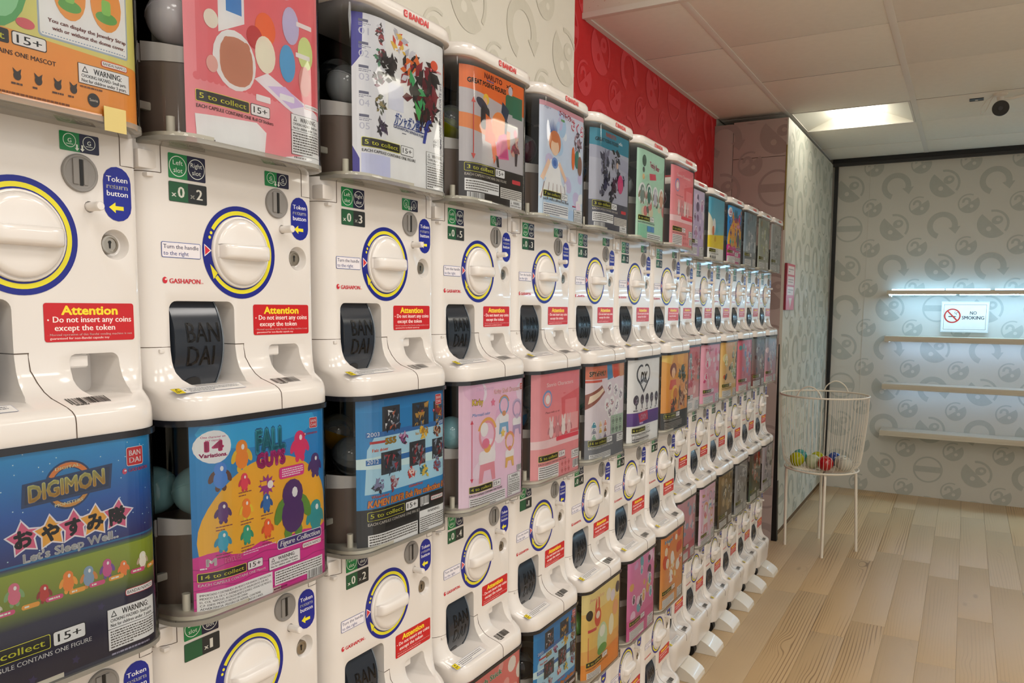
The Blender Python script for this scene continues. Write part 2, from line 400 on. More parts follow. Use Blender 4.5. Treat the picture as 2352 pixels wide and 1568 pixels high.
# ring print round the knob
cv = Canvas()
cv.arc(0, 0, 46.5, 61, 0, 360, '#081c86', 64)
cv.arc(0, 0, 49.3, 54.6, 148, -141, '#e6dc2a', 64)
for a in (154, 161): cv.ell(52*math.cos(math.radians(a)), -52*math.sin(math.radians(a)), 2.1, 2.1, '#e6dc2a', n=10)
a = math.radians(206); ux, uy = math.cos(a), -math.sin(a)
cv.poly([(47.5*math.cos(math.radians(217)), -47.5*math.sin(math.radians(217))), (57.5*math.cos(math.radians(219)), -57.5*math.sin(math.radians(219))), (52.5*math.cos(math.radians(199)), -52.5*math.sin(math.radians(199)))], '#e6dc2a')
cv.poly([(-58,-8),(-58,8),(-47,0)], '#f4ece8').poly([(-57,-6),(-57,6),(-49,0)], '#cf2c3c')
ring_me = cv.mesh('ring_print', face_map(0, 0), M['print'])

def sticker(name, W_, H_, r, col, f, u0, v0, edge=None, emap=None):
    c = Canvas()
    if edge: c.rrect(0, 0, W_, H_, r, edge).rrect(.7, .7, W_-.7, H_-.7, max(.3, r-.5), col)
    elif col: c.rrect(0, 0, W_, H_, r, col)
    f(c); return c.mesh(name, emap or face_map(u0, v0), M['print'])
GRN, NVY = '#0c8548', '#10153c'
def f_slot(c):
    c.rect(27, 0, 53.5, 30, NVY)
    c.rrect(27, 0, 54, 30, 1.5, NVY)
    for x, s in ((13.5, 'Left'), (40.5, 'Right')):
        c.arc(x, 15, 11.6, 12.5, 0, 360, '#eef4ee', 28)
        c.text(s, x, 13.4, 5.6, '#eef4ee', w=14 if s == 'Left' else 17, align='c').text('slot', x, 22.5, 5.6, '#eef4ee', w=13, align='c')
slot_me = sticker('slot_label', 54, 30, 1.5, GRN, f_slot, -.107, .114)
def f_mini(c):
    c.rrect(22, 0, 44.5, 20, 1.5, NVY)
    for x in (11, 33):
        c.arc(x, 8.8, 6.6, 7.3, 0, 360, '#e8f0e8', 22).text('G', x, 11, 4.4, '#e8f0e8', align='c', bold=.02)
        c.rect(x-4, 12.2, x+4, 12.8, '#e8f0e8')
    c.poly([(18,12),(20,12),(20,16),(21.5,16),(19,19),(16.5,16),(18,16)], '#e8f0e8').poly([(24,12),(26,12),(26,16),(27.5,16),(25,19),(22.5,16),(24,16)], '#e8f0e8')
mini_me = sticker('coin_slot_label', 44.5, 20, 1.5, GRN, f_mini, .0457, .1148)
def f_tok(c):
    for k, t in enumerate(('Token', 'return', 'button')): c.text(t, 4, 17+k*8, 5.9, '#f2f2f2', w=26, bold=.015)
    c.poly([(6,46),(14,40),(14,44),(24,44),(24,48.5),(14,48.5),(14,52)], '#efe32c')
tok_me = sticker('token_label', 34, 61, 16.9, '#0c2090', f_tok, .0933, .0858)
def f_att(c):
    c.text('Attention', 52, 12.5, 9.2, '#f4dc2c', w=66, bold=.035, align='c')
    c.ell(4.5, 18.4, 1, 1, '#f8e6e2', n=8).text('Do not insert any coins', 9.5, 21, 6.3, '#f8eae6', w=92, bold=.022)
    c.text('except the token', 11, 30, 6.3, '#f8eae6', w=70, bold=.022)
    c.text('- Normal operation of this Bandai vending machine is not', 3, 35.4, 2.4, '#f4cfcb', w=99, bold=.02)
    c.text('guaranteed for non-Bandai capsule toy', 5.5, 39.4, 2.4, '#f4cfcb', w=68, bold=.02)
att_me = sticker('attention_label', 105, 42, 3, '#c5141f', f_att, .0198, -.0686)
def f_turn(c):
    c.text('Turn the handle', 2.5, 8, 4.9, '#243a7e', w=51, bold=.008).text('to the right', 2.5, 16, 4.9, '#243a7e', w=36, bold=.008)
turn_me = sticker('handle_label', 56.5, 19, 2, '#ece8ee', f_turn, -.1203, .0068, edge='#2a4a9c')
def f_logo(c):
    c.ell(4, 4.4, 3.4, 4, '#cb2336').ell(5.2, 3.2, 1.6, 1.2, '#eee6e0').poly([(1,2),(4,0),(5,3)], '#cb2336')
    c.text('GASHAPON', 10, 7.8, 5.7, '#cb2336', w=45.5, bold=.03).text('TM', 56.4, 8, 1.8, '#cb2336')
logo_me = sticker('logo_print', 1, 1, .4, None, f_logo, -.1208, -.0355)
def f_bar(c): c.barcode(0, 0, 49, 19, 5, None)
barc_me = Canvas().barcode(0, 0, 49, 18, 5, None).mesh('barcode_sticker', tray_map(.020, .0265), M['print'])
cc = Canvas().rrect(0, 0, 104, 14.5, .8, '#8a94b4').rrect(.5, .5, 103.5, 14, .6, '#ebe9e6').rect(.5, .5, 13, 14, '#e4cf28').poly([(4.5,5),(6.8,1.5),(9,5)], '#2a2612').bars(2.5, 7, 11.5, 12.5, 2, '#2a2612', .6, 4).ell(16.5, 7.2, 1.3, 1.3, '#222222', n=8).bars(21, 2, 98, 12.5, 3, '#5c6070', .38, 8)
caut_me = cc.mesh('caution_sticker', tray_map(-.137, .0285), M['print'], bis=(20, 40, 60, 80))
def price(a, b):
    c = Canvas().rrect(-.6, -.6, 55.1, 23.6, 1.8, '#3c4844').rrect(0, 0, 54.5, 23, 1.5, '#1c5a3a').rrect(27, 0, 54.5, 23, 1.5, '#23282c')
    if a: c.text('x', 3, 17.5, 6.5, '#d8d8d0', w=7, bold=.02).text(a, 12, 18, 13, '#d8d8d0', w=10, bold=.03)
    c.text('x', 30, 17.5, 6.5, '#d8d8d0', w=7, bold=.02).text(b, 39, 18, 12.5, '#d8d8d0', w=9.5 if b != '1' else 5, bold=.03)
    return c.mesh('price_label', face_map(-.1068, .0797), M['print'])
price_me = {k: price(*k) for k in (('0','2'),('0','3'),('0','5'),('','1'),('0','4'),('0','6'))}
# moulded seams of the housing
seamm = mat('seam_dark', '#5a4c40', .7); g = .0007
def seam_curve():
    bm = bmesh.new(); path = []
    for k in range(40):
        t = k/39
        if t < .25: v = -.1215-.02*t/.25; d = 0 if v > -.126 else .003*(-.126-v)/.014; u = .0018
        else:
            q = (t-.25)/.75; s_ = q*(len(prof)-1-6)+6; i = min(int(s_), len(prof)-2); f = s_-i
            v = prof[i][0]*(1-f)+prof[i+1][0]*f; d = prof[i][1]*(1-f)+prof[i+1][1]*f; u = .0018+.016*min(1, q*1.4)**.8
            if q == 0: v = -.1415; d = .0032
        path.append((d+.0002, u, v))
    add_tube(bm, path, .0006, 5); return bm_mesh(bm, 'seam', seamm)
def left_arc(v, u_end, down=None):
    # follows the rounded left edge of the housing at height v, then runs along the flat front
    P = [(-.03+.03*math.sin(PI/2*k/7), -.1175-.03*math.cos(PI/2*k/7), v) for k in range(8)]+[(.0002, u_end, v)]
    return P+([(.0002, u_end, down)] if down else [])
def tube_seam(P, r=.0006):
    bm = bmesh.new(); add_tube(bm, P, r, 5); return bm_mesh(bm, 'seam', seamm)
seams = [tube_seam(left_arc(-.1215, -.1127)), box_mesh('seam', (-.03, g, -.0125, .0025, -.1221, -.1209), seamm), seam_curve(), tube_seam(left_arc(.088, -.1172, .122), .0005),
    tube_seam([(.0002, .1153, .122), (.0002, .1153, .088), (.0002, .129, .088), (-.002, .1345, .088), (-.008, .1366, .088)], .0005)]
hinge_me = box_mesh('hinge_block', (-.024, -.0006, -.1465, -.1205, .0905, .1125), M['white'], .0025)
tooth_me = box_mesh('hinge_tooth', (-.02, .0014, -.137, -.128, .0815, .0865), M['white'], .0012)
catch_me = box_mesh('seam_catch', (-.015, .0016, -.128, -.121, -.1285, -.1238), M['white'], .001)
# capsule chute drum
Rd = .093; dc = .006-Rd; vc = -.1188
def drum():
    bm = bmesh.new(); N = 20; A = []; B = []
    for k in range(N+1):
        a = math.radians(-35+70*k/N); x = dc+Rd*math.cos(a); z = vc+Rd*math.sin(a)
        A.append(bm.verts.new((x, -.109, z))); B.append(bm.verts.new((x, -.0375, z)))
    A.append(bm.verts.new((-.07, -.109, vc))); B.append(bm.verts.new((-.07, -.0375, vc)))
    n = len(A)
    for i in range(n): bm.faces.new((A[i], A[(i+1) % n], B[(i+1) % n], B[i]))
    bm.faces.new(A); bm.faces.new(B[::-1])
    return bm_mesh(bm, 'chute_drum', M['drum'], 40)
drum_me = drum()
bm = bmesh.new(); pts = []
for k in range(25):
    a = math.radians(-35+70*k/24); pts.append((dc+(Rd+.0005)*math.cos(a), -.0372, vc+(Rd+.0005)*math.sin(a)))
add_tube(bm, pts, .0011, 6); rim_me = bm_mesh(bm, 'drum_rim', M['rimclear'], 60)
def drum_map(x, y, l):
    u = -.106+x/1000; a = (.052-y/1000)/Rd
    return Vector((dc+(Rd+.0004+l)*math.cos(a), u, vc+(Rd+.0004+l)*math.sin(a)))
c = Canvas(); 
c.text('BAN', 14, 50, 25, '#0b1016', w=50, bold=.02); c.text('DAI', 14, 80, 25, '#0b1016', w=42, bold=.02)
me = c.mesh('drum_lettering', drum_map, M['drumtext'], bisy=range(24, 84, 5)); dtext_me = me
c = Canvas().poly([(30+14*math.cos(PI*k/12), 108-12*math.sin(PI*k/12)) for k in range(13)], '#020203'); notch_me = c.mesh('finger_notch', drum_map, M['black'], bisy=(98, 102, 106))
# coin slot, button, lock, cup flap
bm = bmesh.new(); lathe(bm, [(.0205,0),(.0205,.0018),(.0195,.0028),(.0175,.0028),(.0168,.0022),(.002,.0022)], 32, 'x', (0,.0666,.0725))
coin_me = bm_mesh(bm, 'coin_slot', M['grey'], 40)
plate_a = box_mesh('slot_plate', (.0018, .0042, .0575, .0640, .0600, .0870), M['grey'], .0008); plate_b = box_mesh('slot_plate', (.0018, .0036, .0695, .0745, .0600, .0870), M['grey'], .0006)
slit_me = box_mesh('slot_opening', (.001, .0028, .0655, .0690, .0590, .0872), M['black'])
bm = bmesh.new(); lathe(bm, [(.0052,-.006),(.0052,.017),(.0050,.0195),(.0042,.0205),(.0005,.0208)], 18, 'x', (0,.0767,.0375)); button_me = bm_mesh(bm, 'return_button', M['knob'], 40)
bm = bmesh.new(); lathe(bm, [(.0108,-.009),(.0108,-.0015),(.0100,-.0003),(.0078,-.0001),(.0074,-.0012),(.0005,-.0012)], 24, 'x', (0,.0995,-.002)); lock_me = bm_mesh(bm, 'key_lock', M['steel'], 40)
bm = prism_uv([(.0995+.002*math.sin(a_), .0005+.002*math.cos(a_)) for a_ in (-2.5,-1.8,-1.1,-.4,.4,1.1,1.8,2.5)]+[(.1003,-.0065),(.0987,-.0065)], -.002, -.0008); keyhole_me = bm_mesh(bm, 'keyhole', M['black'])
bm = bmesh.new(); add_box(bm, -.045, -.004, .0455, .0700, -.1400, -.1255); bmesh.ops.bevel(bm, geom=bm.edges[:], offset=.0015, segments=2, affect='EDGES'); flap_me = bm_mesh(bm, 'cup_latch', M['white'], 40)
cup_me = box_mesh('cup_inner', (-.0495, -.0485, .0455, .0700, -.168, -.141), M['grey'])
# dome
def dome_shell():
    bm = bmesh.new(); L = [(v, outline(.0535-q, -.141+q, .128-q, .044, .044, -.10)) for v, q in ((.1258,0),(.132,.0008),(.25,.0008),(.3755,.0008))]
    rows = [[bm.verts.new((d, u, v)) for d, u in P] for v, P in L]
    for A, B in zip(rows, rows[1:]):
        for i in range(len(A)-1): bm.faces.new((A[i], A[i+1], B[i+1], B[i]))
    return bm_mesh(bm, 'dome', M['dome'], 50)
dome_me = dome_shell()
bm = loft([(.1195, outline(.0515, -.139, .126, .043, .043, -.10)), (.1205, outline(.0535, -.141, .128, .044, .044, -.10)), (.1262, outline(.0535, -.141, .128, .044, .044, -.10))]); lip_me = bm_mesh(bm, 'dome_lip', M['domebase'], 40)
bm = loft([(.1265, outline(.049, -.1365, .1235, .041, .041, -.12)), (.1315, outline(.049, -.1365, .1235, .041, .041, -.12))]); floor_me = bm_mesh(bm, 'dome_floor', M['cream'], 40)
bm = loft([(.3690, outline(.0550, -.1425, .1295, .044, .044, -.11)), (.3763, outline(.0550, -.1425, .1295, .044, .044, -.11))], cap=False); gasket_me = bm_mesh(bm, 'dome_gasket', mat('gasket_dark', '#1b1c22', .2), 40)
bm = bmesh.new(); add_box(bm, -.38, -.10, -.139, .126, .1265, .3755); bmesh.ops.delete(bm, geom=[f for f in bm.faces if abs(f.calc_center_median().x+.10) < .001], context='FACES_ONLY'); box_me = bm_mesh(bm, 'dome_back', M['inner'])
bm = loft([(.3763, outline(.0585, -.1455, .1325, .046, .046, -.38)), (.3775, outline(.0600, -.147, .134, .047, .047, -.38)), (.3935, outline(.0590, -.146, .133, .047, .047, -.38)), (.3990, outline(.0560, -.143, .130, .046, .046, -.375)), (.4020, outline(.047, -.134, .121, .045, .045, -.365)), (.4045, outline(.02, -.11, .10, .04, .04, -.33)), (.405, outline(-.02, -.07, .06, .03, .03, -.28))]); lid_me = bm_mesh(bm, 'lid', M['white'], 60)
def lid_map(x, y, l):
    # wraps along the front of the lid
    F, uR, R_ = .0600, .134, .047; s0 = x/1000; st = uR-R_
    u = -.0065+s0
    if u <= st: return Vector((F-.0006+.0012+l, u, .3925-y/1000))
    a = (u-st)/R_; return Vector((F-R_+(R_+.0006+l)*math.cos(a), st+(R_+.0006+l)*math.sin(a), .3925-y/1000))
c = Canvas().rrect(-18, 0, -9, 10.5, 1.5, '#c92b34').text('G', -13.5, 8.4, 6, '#f2e8e4', align='c', bold=.02).text('BANDAI', -5, 10, 9.2, '#c92b34', w=52, bold=.035); lidlogo_me = c.mesh('lid_lettering', lid_map, M['print'], bis=())
# hopper
def hopper():
    bm = bmesh.new(); N = 28; lo = []; hi = []
    for k in range(N+1):
        a = math.radians(-125+250*k/N); x = -.058+.090*math.cos(a); y = -.0065+.115*math.sin(a); lo.append(bm.verts.new((x, y, .1315))); hi.append(bm.verts.new((x, y, .2255)))
    for i in range(N): bm.faces.new((lo[i], lo[i+1], hi[i+1], hi[i]))
    bm.faces.new(hi)
    a_ = bm_mesh(bm, 'hopper', M['hopper'], 60)
    out = []
    for a0, a1, z0, z1, q in ((-72, 125, .2225, .2405, 0), (-125, -73, .2205, .2425, .0015)):
        bm = bmesh.new(); A = []
        for k in range(15):
            t = k/14; a = math.radians(a0+(a1-a0)*t); r1, r2 = .092+q, .117+q; zt = z1+(.006*(1-t) if a0 < -100 else .005*max(0, 1-t*6))
            A.append([bm.verts.new((-.058+r1*math.cos(a)*s_, -.0065+r2*math.sin(a)*s_, z)) for s_, z in ((1, z0), (1, zt), (.975, zt), (.975, z0))])
        for P, Q in zip(A, A[1:]):
            for j in range(4): bm.faces.new((P[j], P[(j+1) % 4], Q[(j+1) % 4], Q[j]))
        bm.faces.new(A[0]); bm.faces.new(A[-1][::-1]); out.append(bm_mesh(bm, 'hopper_rim', M['white'], 40))
    return a_, out
hop_me, hoprims = hopper()
bm = bmesh.new(); add_cyl(bm, (.014,-.112,.1315), (.014,-.112,.153), .0052, n=14); bracket_me = box_mesh('bracket', (-.030, -.022, -.135, -.085, .164, .174), M['cream'], .002)
peg_me = bm_mesh(bm, 'stop_peg', M['cream'], 40)
# foot and castor for the lowest machines
def foot_mesh():
    bm = bmesh.new(); P = [(-.10,.006),(-.10,.062),(.02,.062),(.035,.058),(.055,.050),(.075,.038),(.092,.026),(.100,.018),(.103,.004),(.103,0),(-.10,0)]
    A = [bm.verts.new((x, -.004, z)) for x, z in P]; B = [bm.verts.new((x, .118, z)) for x, z in P]; n = len(P)
    for i in range(n): bm.faces.new((A[i], A[(i+1) % n], B[(i+1) % n], B[i]))
    bm.faces.new(A[::-1]); bm.faces.new(B)
    bmesh.ops.bevel(bm, geom=[e for e in bm.edges if abs(e.verts[0].co.y-e.verts[1].co.y) < 1e-5], offset=.002, segments=2, affect='EDGES')
    return bm_mesh(bm, 'foot', M['foot'], 30)
foot_me = foot_mesh()
bm = bmesh.new(); add_cyl(bm, (-.005,-.052,.028), (-.005,-.020,.028), .028, n=22); caster_me = bm_mesh(bm, 'castor', M['rubber'], 40)
base_me = box_mesh('base_frame', (-.36, -.12, -.12, .10, .062, .086), M['dark'])

# poster sheet map
PW, PH = 232, 246
PB = (5.13, 10.17, 16.21, 24.37, 34.29, 46.33, 196, 201, 206, 211, 216, 221, 226)
def poster_map(curl):
    # the sheet as flat strips between the fold lines PB, curled back at its left edge, wrapped round the dome's corner at its right
    K = (0,)+PB+(PW,); Q = []
    for k in K:
        s_ = k/1000; st = .196; R_ = .0375
        if s_ <= st: Q.append((.0500-curl*.022*math.exp(-s_/.02), -.112+s_))
        else: a = (s_-st)/R_; Q.append((.0500-R_+R_*math.cos(a), .084+R_*math.sin(a)))
    def f(x, y, l):
        x = max(0, min(PW, x)); i = max(j for j in range(len(K)-1) if K[j] <= x); t = (x-K[i])/(K[i+1]-K[i])
        (a0, b0), (a1, b1) = Q[i], Q[i+1]; dx, dy = b1-b0, -(a1-a0); n_ = math.hypot(dx, dy)
        return Vector((a0+(a1-a0)*t+l*dx/n_, b0+(b1-b0)*t+l*dy/n_, .368-y/1000))
    return f

SIMPLE_PARTS = [('body', None), *[('seam', x_) for x_ in seams], ('hinge_block', hinge_me), ('hinge_tooth', tooth_me), ('seam_catch', catch_me), ('ring_print', ring_me), ('knob_dial', k1), ('handle_bar', k2), ('slot_label', slot_me),
    ('coin_slot_label', mini_me), ('token_label', tok_me), ('attention_label', att_me), ('handle_label', turn_me), ('logo_print', logo_me), ('barcode_sticker', barc_me),
    ('caution_sticker', caut_me), ('chute_drum', drum_me), ('coin_slot', coin_me), ('return_button', button_me), ('key_lock', lock_me), ('cup_latch', flap_me), ('cup_inner', cup_me),
    ('dome', dome_me), ('dome_lip', lip_me), ('dome_floor', floor_me), ('dome_back', box_me), ('hopper', hop_me), ('stop_peg', peg_me), ('bracket', bracket_me)]
SUB = {'chute_drum': [('drum_rim', rim_me), ('drum_lettering', dtext_me), ('finger_notch', notch_me)], 'coin_slot': [('slot_opening', slit_me), ('slot_plate', plate_a), ('slot_plate', plate_b)], 'key_lock': [('keyhole', keyhole_me)],
    'hopper': [('hopper_rim', x_) for x_ in hoprims], 'lid': [('lid_lettering', lidlogo_me)]}
CY = [.4656, .7511, 1.0582, 1.3489, 1.6353, 1.9224, 2.2087, 2.4962, 2.953, 3.240, 3.527, 3.814, 4.101, 4.388]
RZ = {1: 1.5386, 2: .9537, 3: .3689}
def BX(c): return -.85 if c < 8 else -.945
NODETAIL = set()
def machine(row, col, label, poster, pr, tape=False):
    base = RZ[row]+TRAYV if row < 3 else 0.0
    t = empty('capsule_machine', (BX(col), CY[col], base), label, 'capsule machine', 'capsule toy machines stacked three high along the wall')
    off = RZ[row]-base
    def part(n, me, par=t, z=off):
        o = link(n, me, par); 
        if par is t: o.location = (0, 0, z)
        return o
    parts = [(n, me) for n, me in SIMPLE_PARTS]
    if row == 1: parts.append(('lid', lid_me))
    else: parts.append(('dome_gasket', gasket_me))
    for n, me in parts:
        if n == 'body': me = body_low_me if row == 3 else body_me
        o = part(n, me)
        for sn, sm in SUB.get(n, []): link(sn, sm, o)
    part('price_label', price_me[pr])
    if poster: part('poster', poster)
    if row == 3:
        part('foot', foot_me, z=0); part('castor', caster_me, z=0); part('base_frame', base_me, z=0)
    return t

# ---------------------------------------------------------------- posters (mm, 232 x 246)
def base(c1, c2=None): return Canvas().rect(0, 0, PW, PH, c1, c2)
def blobs(c, seed, n, x0, y0, x1, y1, cols, r0=5, r1=14):
    R = random.Random(seed)
    for _ in range(n):
        r = R.uniform(r0, r1); c.ell(R.uniform(x0, x1), R.uniform(y0, y1), r, r*R.uniform(.6, 1.3), R.choice(cols), R.uniform(0, 180), n=12)
    return c
def p_falls():
    c = base('#1a86c4', '#1767b4').ell(100, 12, 95, 26, '#2aa0d4').rect(0, 0, PW, 3, '#1c6ea6')
    c.ell(112, 150, 108, 96, '#eba92a', n=40)
    c.rect(0, 178, PW, PH, '#c9298a')
    c.poly([(0,168),(14,164),(30,163),(45,171),(60,174),(78,170),(92,166),(105,169),(118,176),(140,171),(170,168),(200,172),(232,164),(232,186),(0,186)], '#c9298a')
    for k in range(5): c.poly([(x, 182+k*13+2*math.sin(x/9+k)) for x in range(0, 233, 6)]+[(x, 183.4+k*13+2*math.sin(x/9+k)) for x in range(228, -1, -6)], '#a81f74')
    c.ell(25, 29, 22.5, 21, '#f4f0ee').text('One character set', 10, 17.5, 2.6, '#c02a72', w=30, bold=.02).text('per capsule.', 15, 21.5, 2.6, '#c02a72', w=20, bold=.02)
    c.text('14', 13.5, 34, 12, '#cf2a74', w=24, bold=.06).text('Variations.', 8, 41.5, 4.6, '#c02a72', w=34, bold=.05)
    c.otext('FALL', 87, 46, 28, '#35a8b8', '#145a86', .05, w=52, bold=.06, col2='#1f8aa4').otext('GUYS', 88, 66, 17, '#cf2f8c', '#7a1a66', .05, w=50, bold=.06)
    for x, y, r, a, b in ((64,44,19,'#e8842a','#d8b02c'),(32,66,17,'#3f7fd0','#5a3526'),(165,46,20,'#d42c66','#d42c66'),(194,78,16,'#4a2a6c','#4a2a6c'),(194,152,22,'#2a8f96','#2a8f96'),
        (67,80,11,'#d63a5a','#c0304e'),(34,113,13,'#5a3478','#4a2a68'),(69,116,13,'#e07a2c','#d8c030'),(103,115,12,'#2468b0','#1f4f92'),(33,150,13,'#2f9fc0','#2588ac'),(69,150,12,'#2a9c80','#238a70'),(104,150,12,'#e0602c','#c84f24'),(150,130,38,'#4c2468','#5a8a34')):
        c.toy(x, y, r, a, b, white=False)
    c.star(104, 92, 15, '#8c2a86', 10, .6, 11).rect(94, 86, 104, 92, '#e8a82c').ell(110, 92, 5, 5.5, '#f2ece6')
    c.rrect(126, 73, 172, 89, 4, '#cc2c86').bars(131, 75, 170, 87, 4, '#f6dce8', .5, 3)
    for x, y in ((67,92),(34,130),(69,130),(103,130),(33,166),(69,165),(104,165)): c.bars(x-10, y, x+12, y+8, 2, '#7a3a4a', .3, x)
    c.rrect(120, 172, 205, 186, 4, '#e8e0f0').rrect(121, 173, 204, 185, 3.6, '#3c2c72').text('Figure Collection', 125, 182, 7.2, '#f4f0f8', w=76, bold=.03, shear=.2)
    c.bn(166, 188, 38).badge(184, 11, 14).gash(172, 34, 28)
    c.text('M', 12, 176+4, 9, '#f4e8f0', w=12, bold=.05).bars(6, 181, 24, 184, 1, '#f0d8e8', .6).text('DEVOLVER', 34, 180, 7, '#d882ac', w=25, bold=.02).bars(62, 172, 118, 178, 2, '#eec6dc', .4, 5)
    c.collect(14, 4, 188.5, w=62, each='Mascot', ec='#f4e6ee').warn(105, 193, 56, 17, hd=16).rect(2.5, 212.5, 110, 242, '#f3efec')
    for k, t in enumerate(('IMPORTADO Y DISTRIBUIDO EN MEXICO POR BANDAI CORPORACION', 'MEXICO S.A. DE C.V. AVENIDA DE LOS INSURGENTES SUR NO.', '11, COL. NAPOLES, ALCALDIA BENITO JUAREZ, CIUDAD DE MEXICO,', 'C.P. 03810. MEXICO HECHO EN CHINA', 'ADVERTENCIA. PELIGRO DE ASFIXIA. CONTIENE', 'PARTES PEQUENAS. NO APTO PARA MENORES DE 3 ANOS.')):
        c.text(t, 5, 218+k*4.4, 2.7, '#2a2624', w=(102, 98, 103, 62, 84, 88)[k], bold=.02)
    return c.rect(114, 214, 206, 234, '#f3efec').bars(116, 215, 204, 233, 5, '#55504c', .45, 8).barcode(174, 230, 206, 244).bars(112, 237, 170, 241, 1, '#7a1850', .6, 3)
def p_digi():
    c = base('#1d86bc', '#141c5a').rect(0, 0, PW, 62, '#1b8cc4', '#1453a0').rect(0, 62, PW, 110, '#1453a0', '#1a1f66')
    R = random.Random(4)
    for _ in range(60): c.ell(R.uniform(0, PW), R.uniform(0, 105), .7, .7, '#bcdcf0', n=6)
    c.rect(0, 112, PW, 118, '#1a1f66', '#5f7a26').rect(0, 118, PW, 156, '#8a9a2c', '#6c7c26').rect(0, 156, PW, 174, '#6c7c26', '#1c1a34').rect(0, 174, PW, PH, '#1c1a38', '#17142c')
    c.arc(122, 40, 18, 26, 25, 155, '#15325c').arc(122, 40, 19, 24, 30, 150, '#d8782c').arc(122, 40, 18, 25, 205, 335, '#15325c').arc(122, 40, 19, 23, 215, 325, '#c88a34')
    c.poly([(75,31),(170,25),(167,52),(73,55)], '#15325c').poly([(78,34),(167,28),(164.5,49),(76,52)], '#0f2444')
    c.text('DIGITAL', 108, 23, 3, '#f2d8a0', w=26, bold=.02, rot=-3).text('MONSTERS', 106, 60.5, 3, '#f2e0b8', w=30, bold=.02, rot=-3)
    c.otext('DIGIMON', 80, 50, 15.5, '#efe08a', '#1c3c74', .03, w=82, bold=.05, rot=-3.5, shear=.06, col2='#e8a83a')
    for k, (x, ch, a) in enumerate(((74,'お','#d0557a'),(101,'や','#e6a02c'),(125,'す','#d0557a'),(148,'み','#e6a02c'),(174,'隊','#d0557a'))):
        y = 85-k*.4; c.star(x, y, 19.5, '#f2dce6', -6+k*3, .58).star(x, y, 17, a, -6+k*3, .56).text(ch, x, y+8, 13.5, '#0d0a12', align='c', bold=.055, rot=-4)
    c.text("Let's Sleep Well..", 72, 110, 8.5, '#f2f2f4', w=102, bold=.045, rot=-1)
    for x, y, r, a, b in ((62,138,11,'#cf6a84','#7aa06a'),(91,146,9,'#b8342c','#8a2a24'),(116,141,11,'#e07f28','#e69a34'),(138,142,11,'#7f98b4','#c8803a'),(159,139,10,'#c0508a','#6a4a94'),(178,144,8,'#e0782c','#e0782c'),(202,141,9,'#e2dcd0','#b8a28a'),(46,148,5,'#e8e4d8','#c8c4b4'),(24,140,10,'#d8c23a','#c0902c')):
        c.toy(x, y, r, a, b, white=False)
    for k, x in enumerate((44, 68, 92, 116, 138, 160, 186, 208)): c.rrect(x, 153-k*.6, x+18, 158-k*.6, 2.4, '#e09a34' if k % 2 else '#cc4a7c').bars(x+3, 154-k*.6, x+16, 157-k*.6, 1, '#f8e8d8', .6, k)
    for x, y in ((30,215),(75,232),(120,228),(150,180),(100,200)): c.star(x, y, 5, '#2a2450', 15)
    c.badge(187, 11, 20).gash(181, 38, 36, '#c83a5c').bn(179, 170, 38)
    c.collect(8, 10, 191, w=84, ec='#e8e4ec').warn(157, 187, 60, 46, 7).bars(160, 236, 214, 240, 1, '#9a96ac', .5, 2)
    return c
def p_stickers():
    c = base('#e07a82', '#e38a92').rect(14, 0, 210, 168, '#d8656e')
    for k in range(24): c.ell(14+k*8.4, 168, 5, 5, '#d8656e', n=10)
    c.poly([(44,0),(84,0),(84,90),(44,110)], '#ece8ee').rect(56, 60, 80, 82, '#3f7fc0').rect(54, 20, 82, 55, '#b8b0d8')
    c.ell(68, 138, 33, 36, '#dfeeea').rrect(43, 108, 98, 172, 24, '#dfeeea').rrect(45, 110, 96, 168, 22, '#b9785c').ell(57, 118, 6, 6, '#b9785c').ell(86, 118, 6, 6, '#b9785c')
    c.poly([(98,152),(120,140),(214,176),(214,200),(150,176)], '#e6dceb').poly([(120,156),(150,150),(185,168),(160,176)], '#c9b4dc')
    for x, y, rx, ry, a in ((118,86,17,20,'#e2652c'),(100,101,13,14,'#b82a30'),(117,118,17,23,'#e8dcc8'),(155,119,14,24,'#4c9ccc'),(188,98,14,22,'#c8d68c'),(162,69,15,24,'#b8b0d0'),(186,135,11,20,'#cc8a84'),(30,60,9,9,'#e8e4dc'),(34,150,8,10,'#d8a49a'),(34,98,10,11,'#dcd8c8')): c.ell(x, y, rx, ry, a)
    c.ell(28, 60, 12, 8, '#e8d9de').ell(150, 30, 14, 9, '#d7c8cc').rrect(100, 170, 124, 178, 1.5, '#f0e8e8').rrect(140, 160, 166, 168, 1.5, '#f0e8e8').rrect(172, 60, 200, 66, 1, '#f0dcdc').rrect(170, 100, 196, 106, 1, '#f0dcdc')
    c.poly([(10,212),(100,206),(116,216),(112,246),(12,246)], '#ece7e6').poly([(150,240),(232,226),(232,246),(140,246)], '#ece7e6')
    c.collect(5, 12, 184, w=76, each='Roll Of Stickers').bars(16, 238, 60, 242, 1, '#3a3432', .5, 3).bn(184, 164, 34)
    return c.warn(160, 182, 56, 52, 8).bars(164, 236, 214, 240, 1, '#4a3c3c', .5, 4)
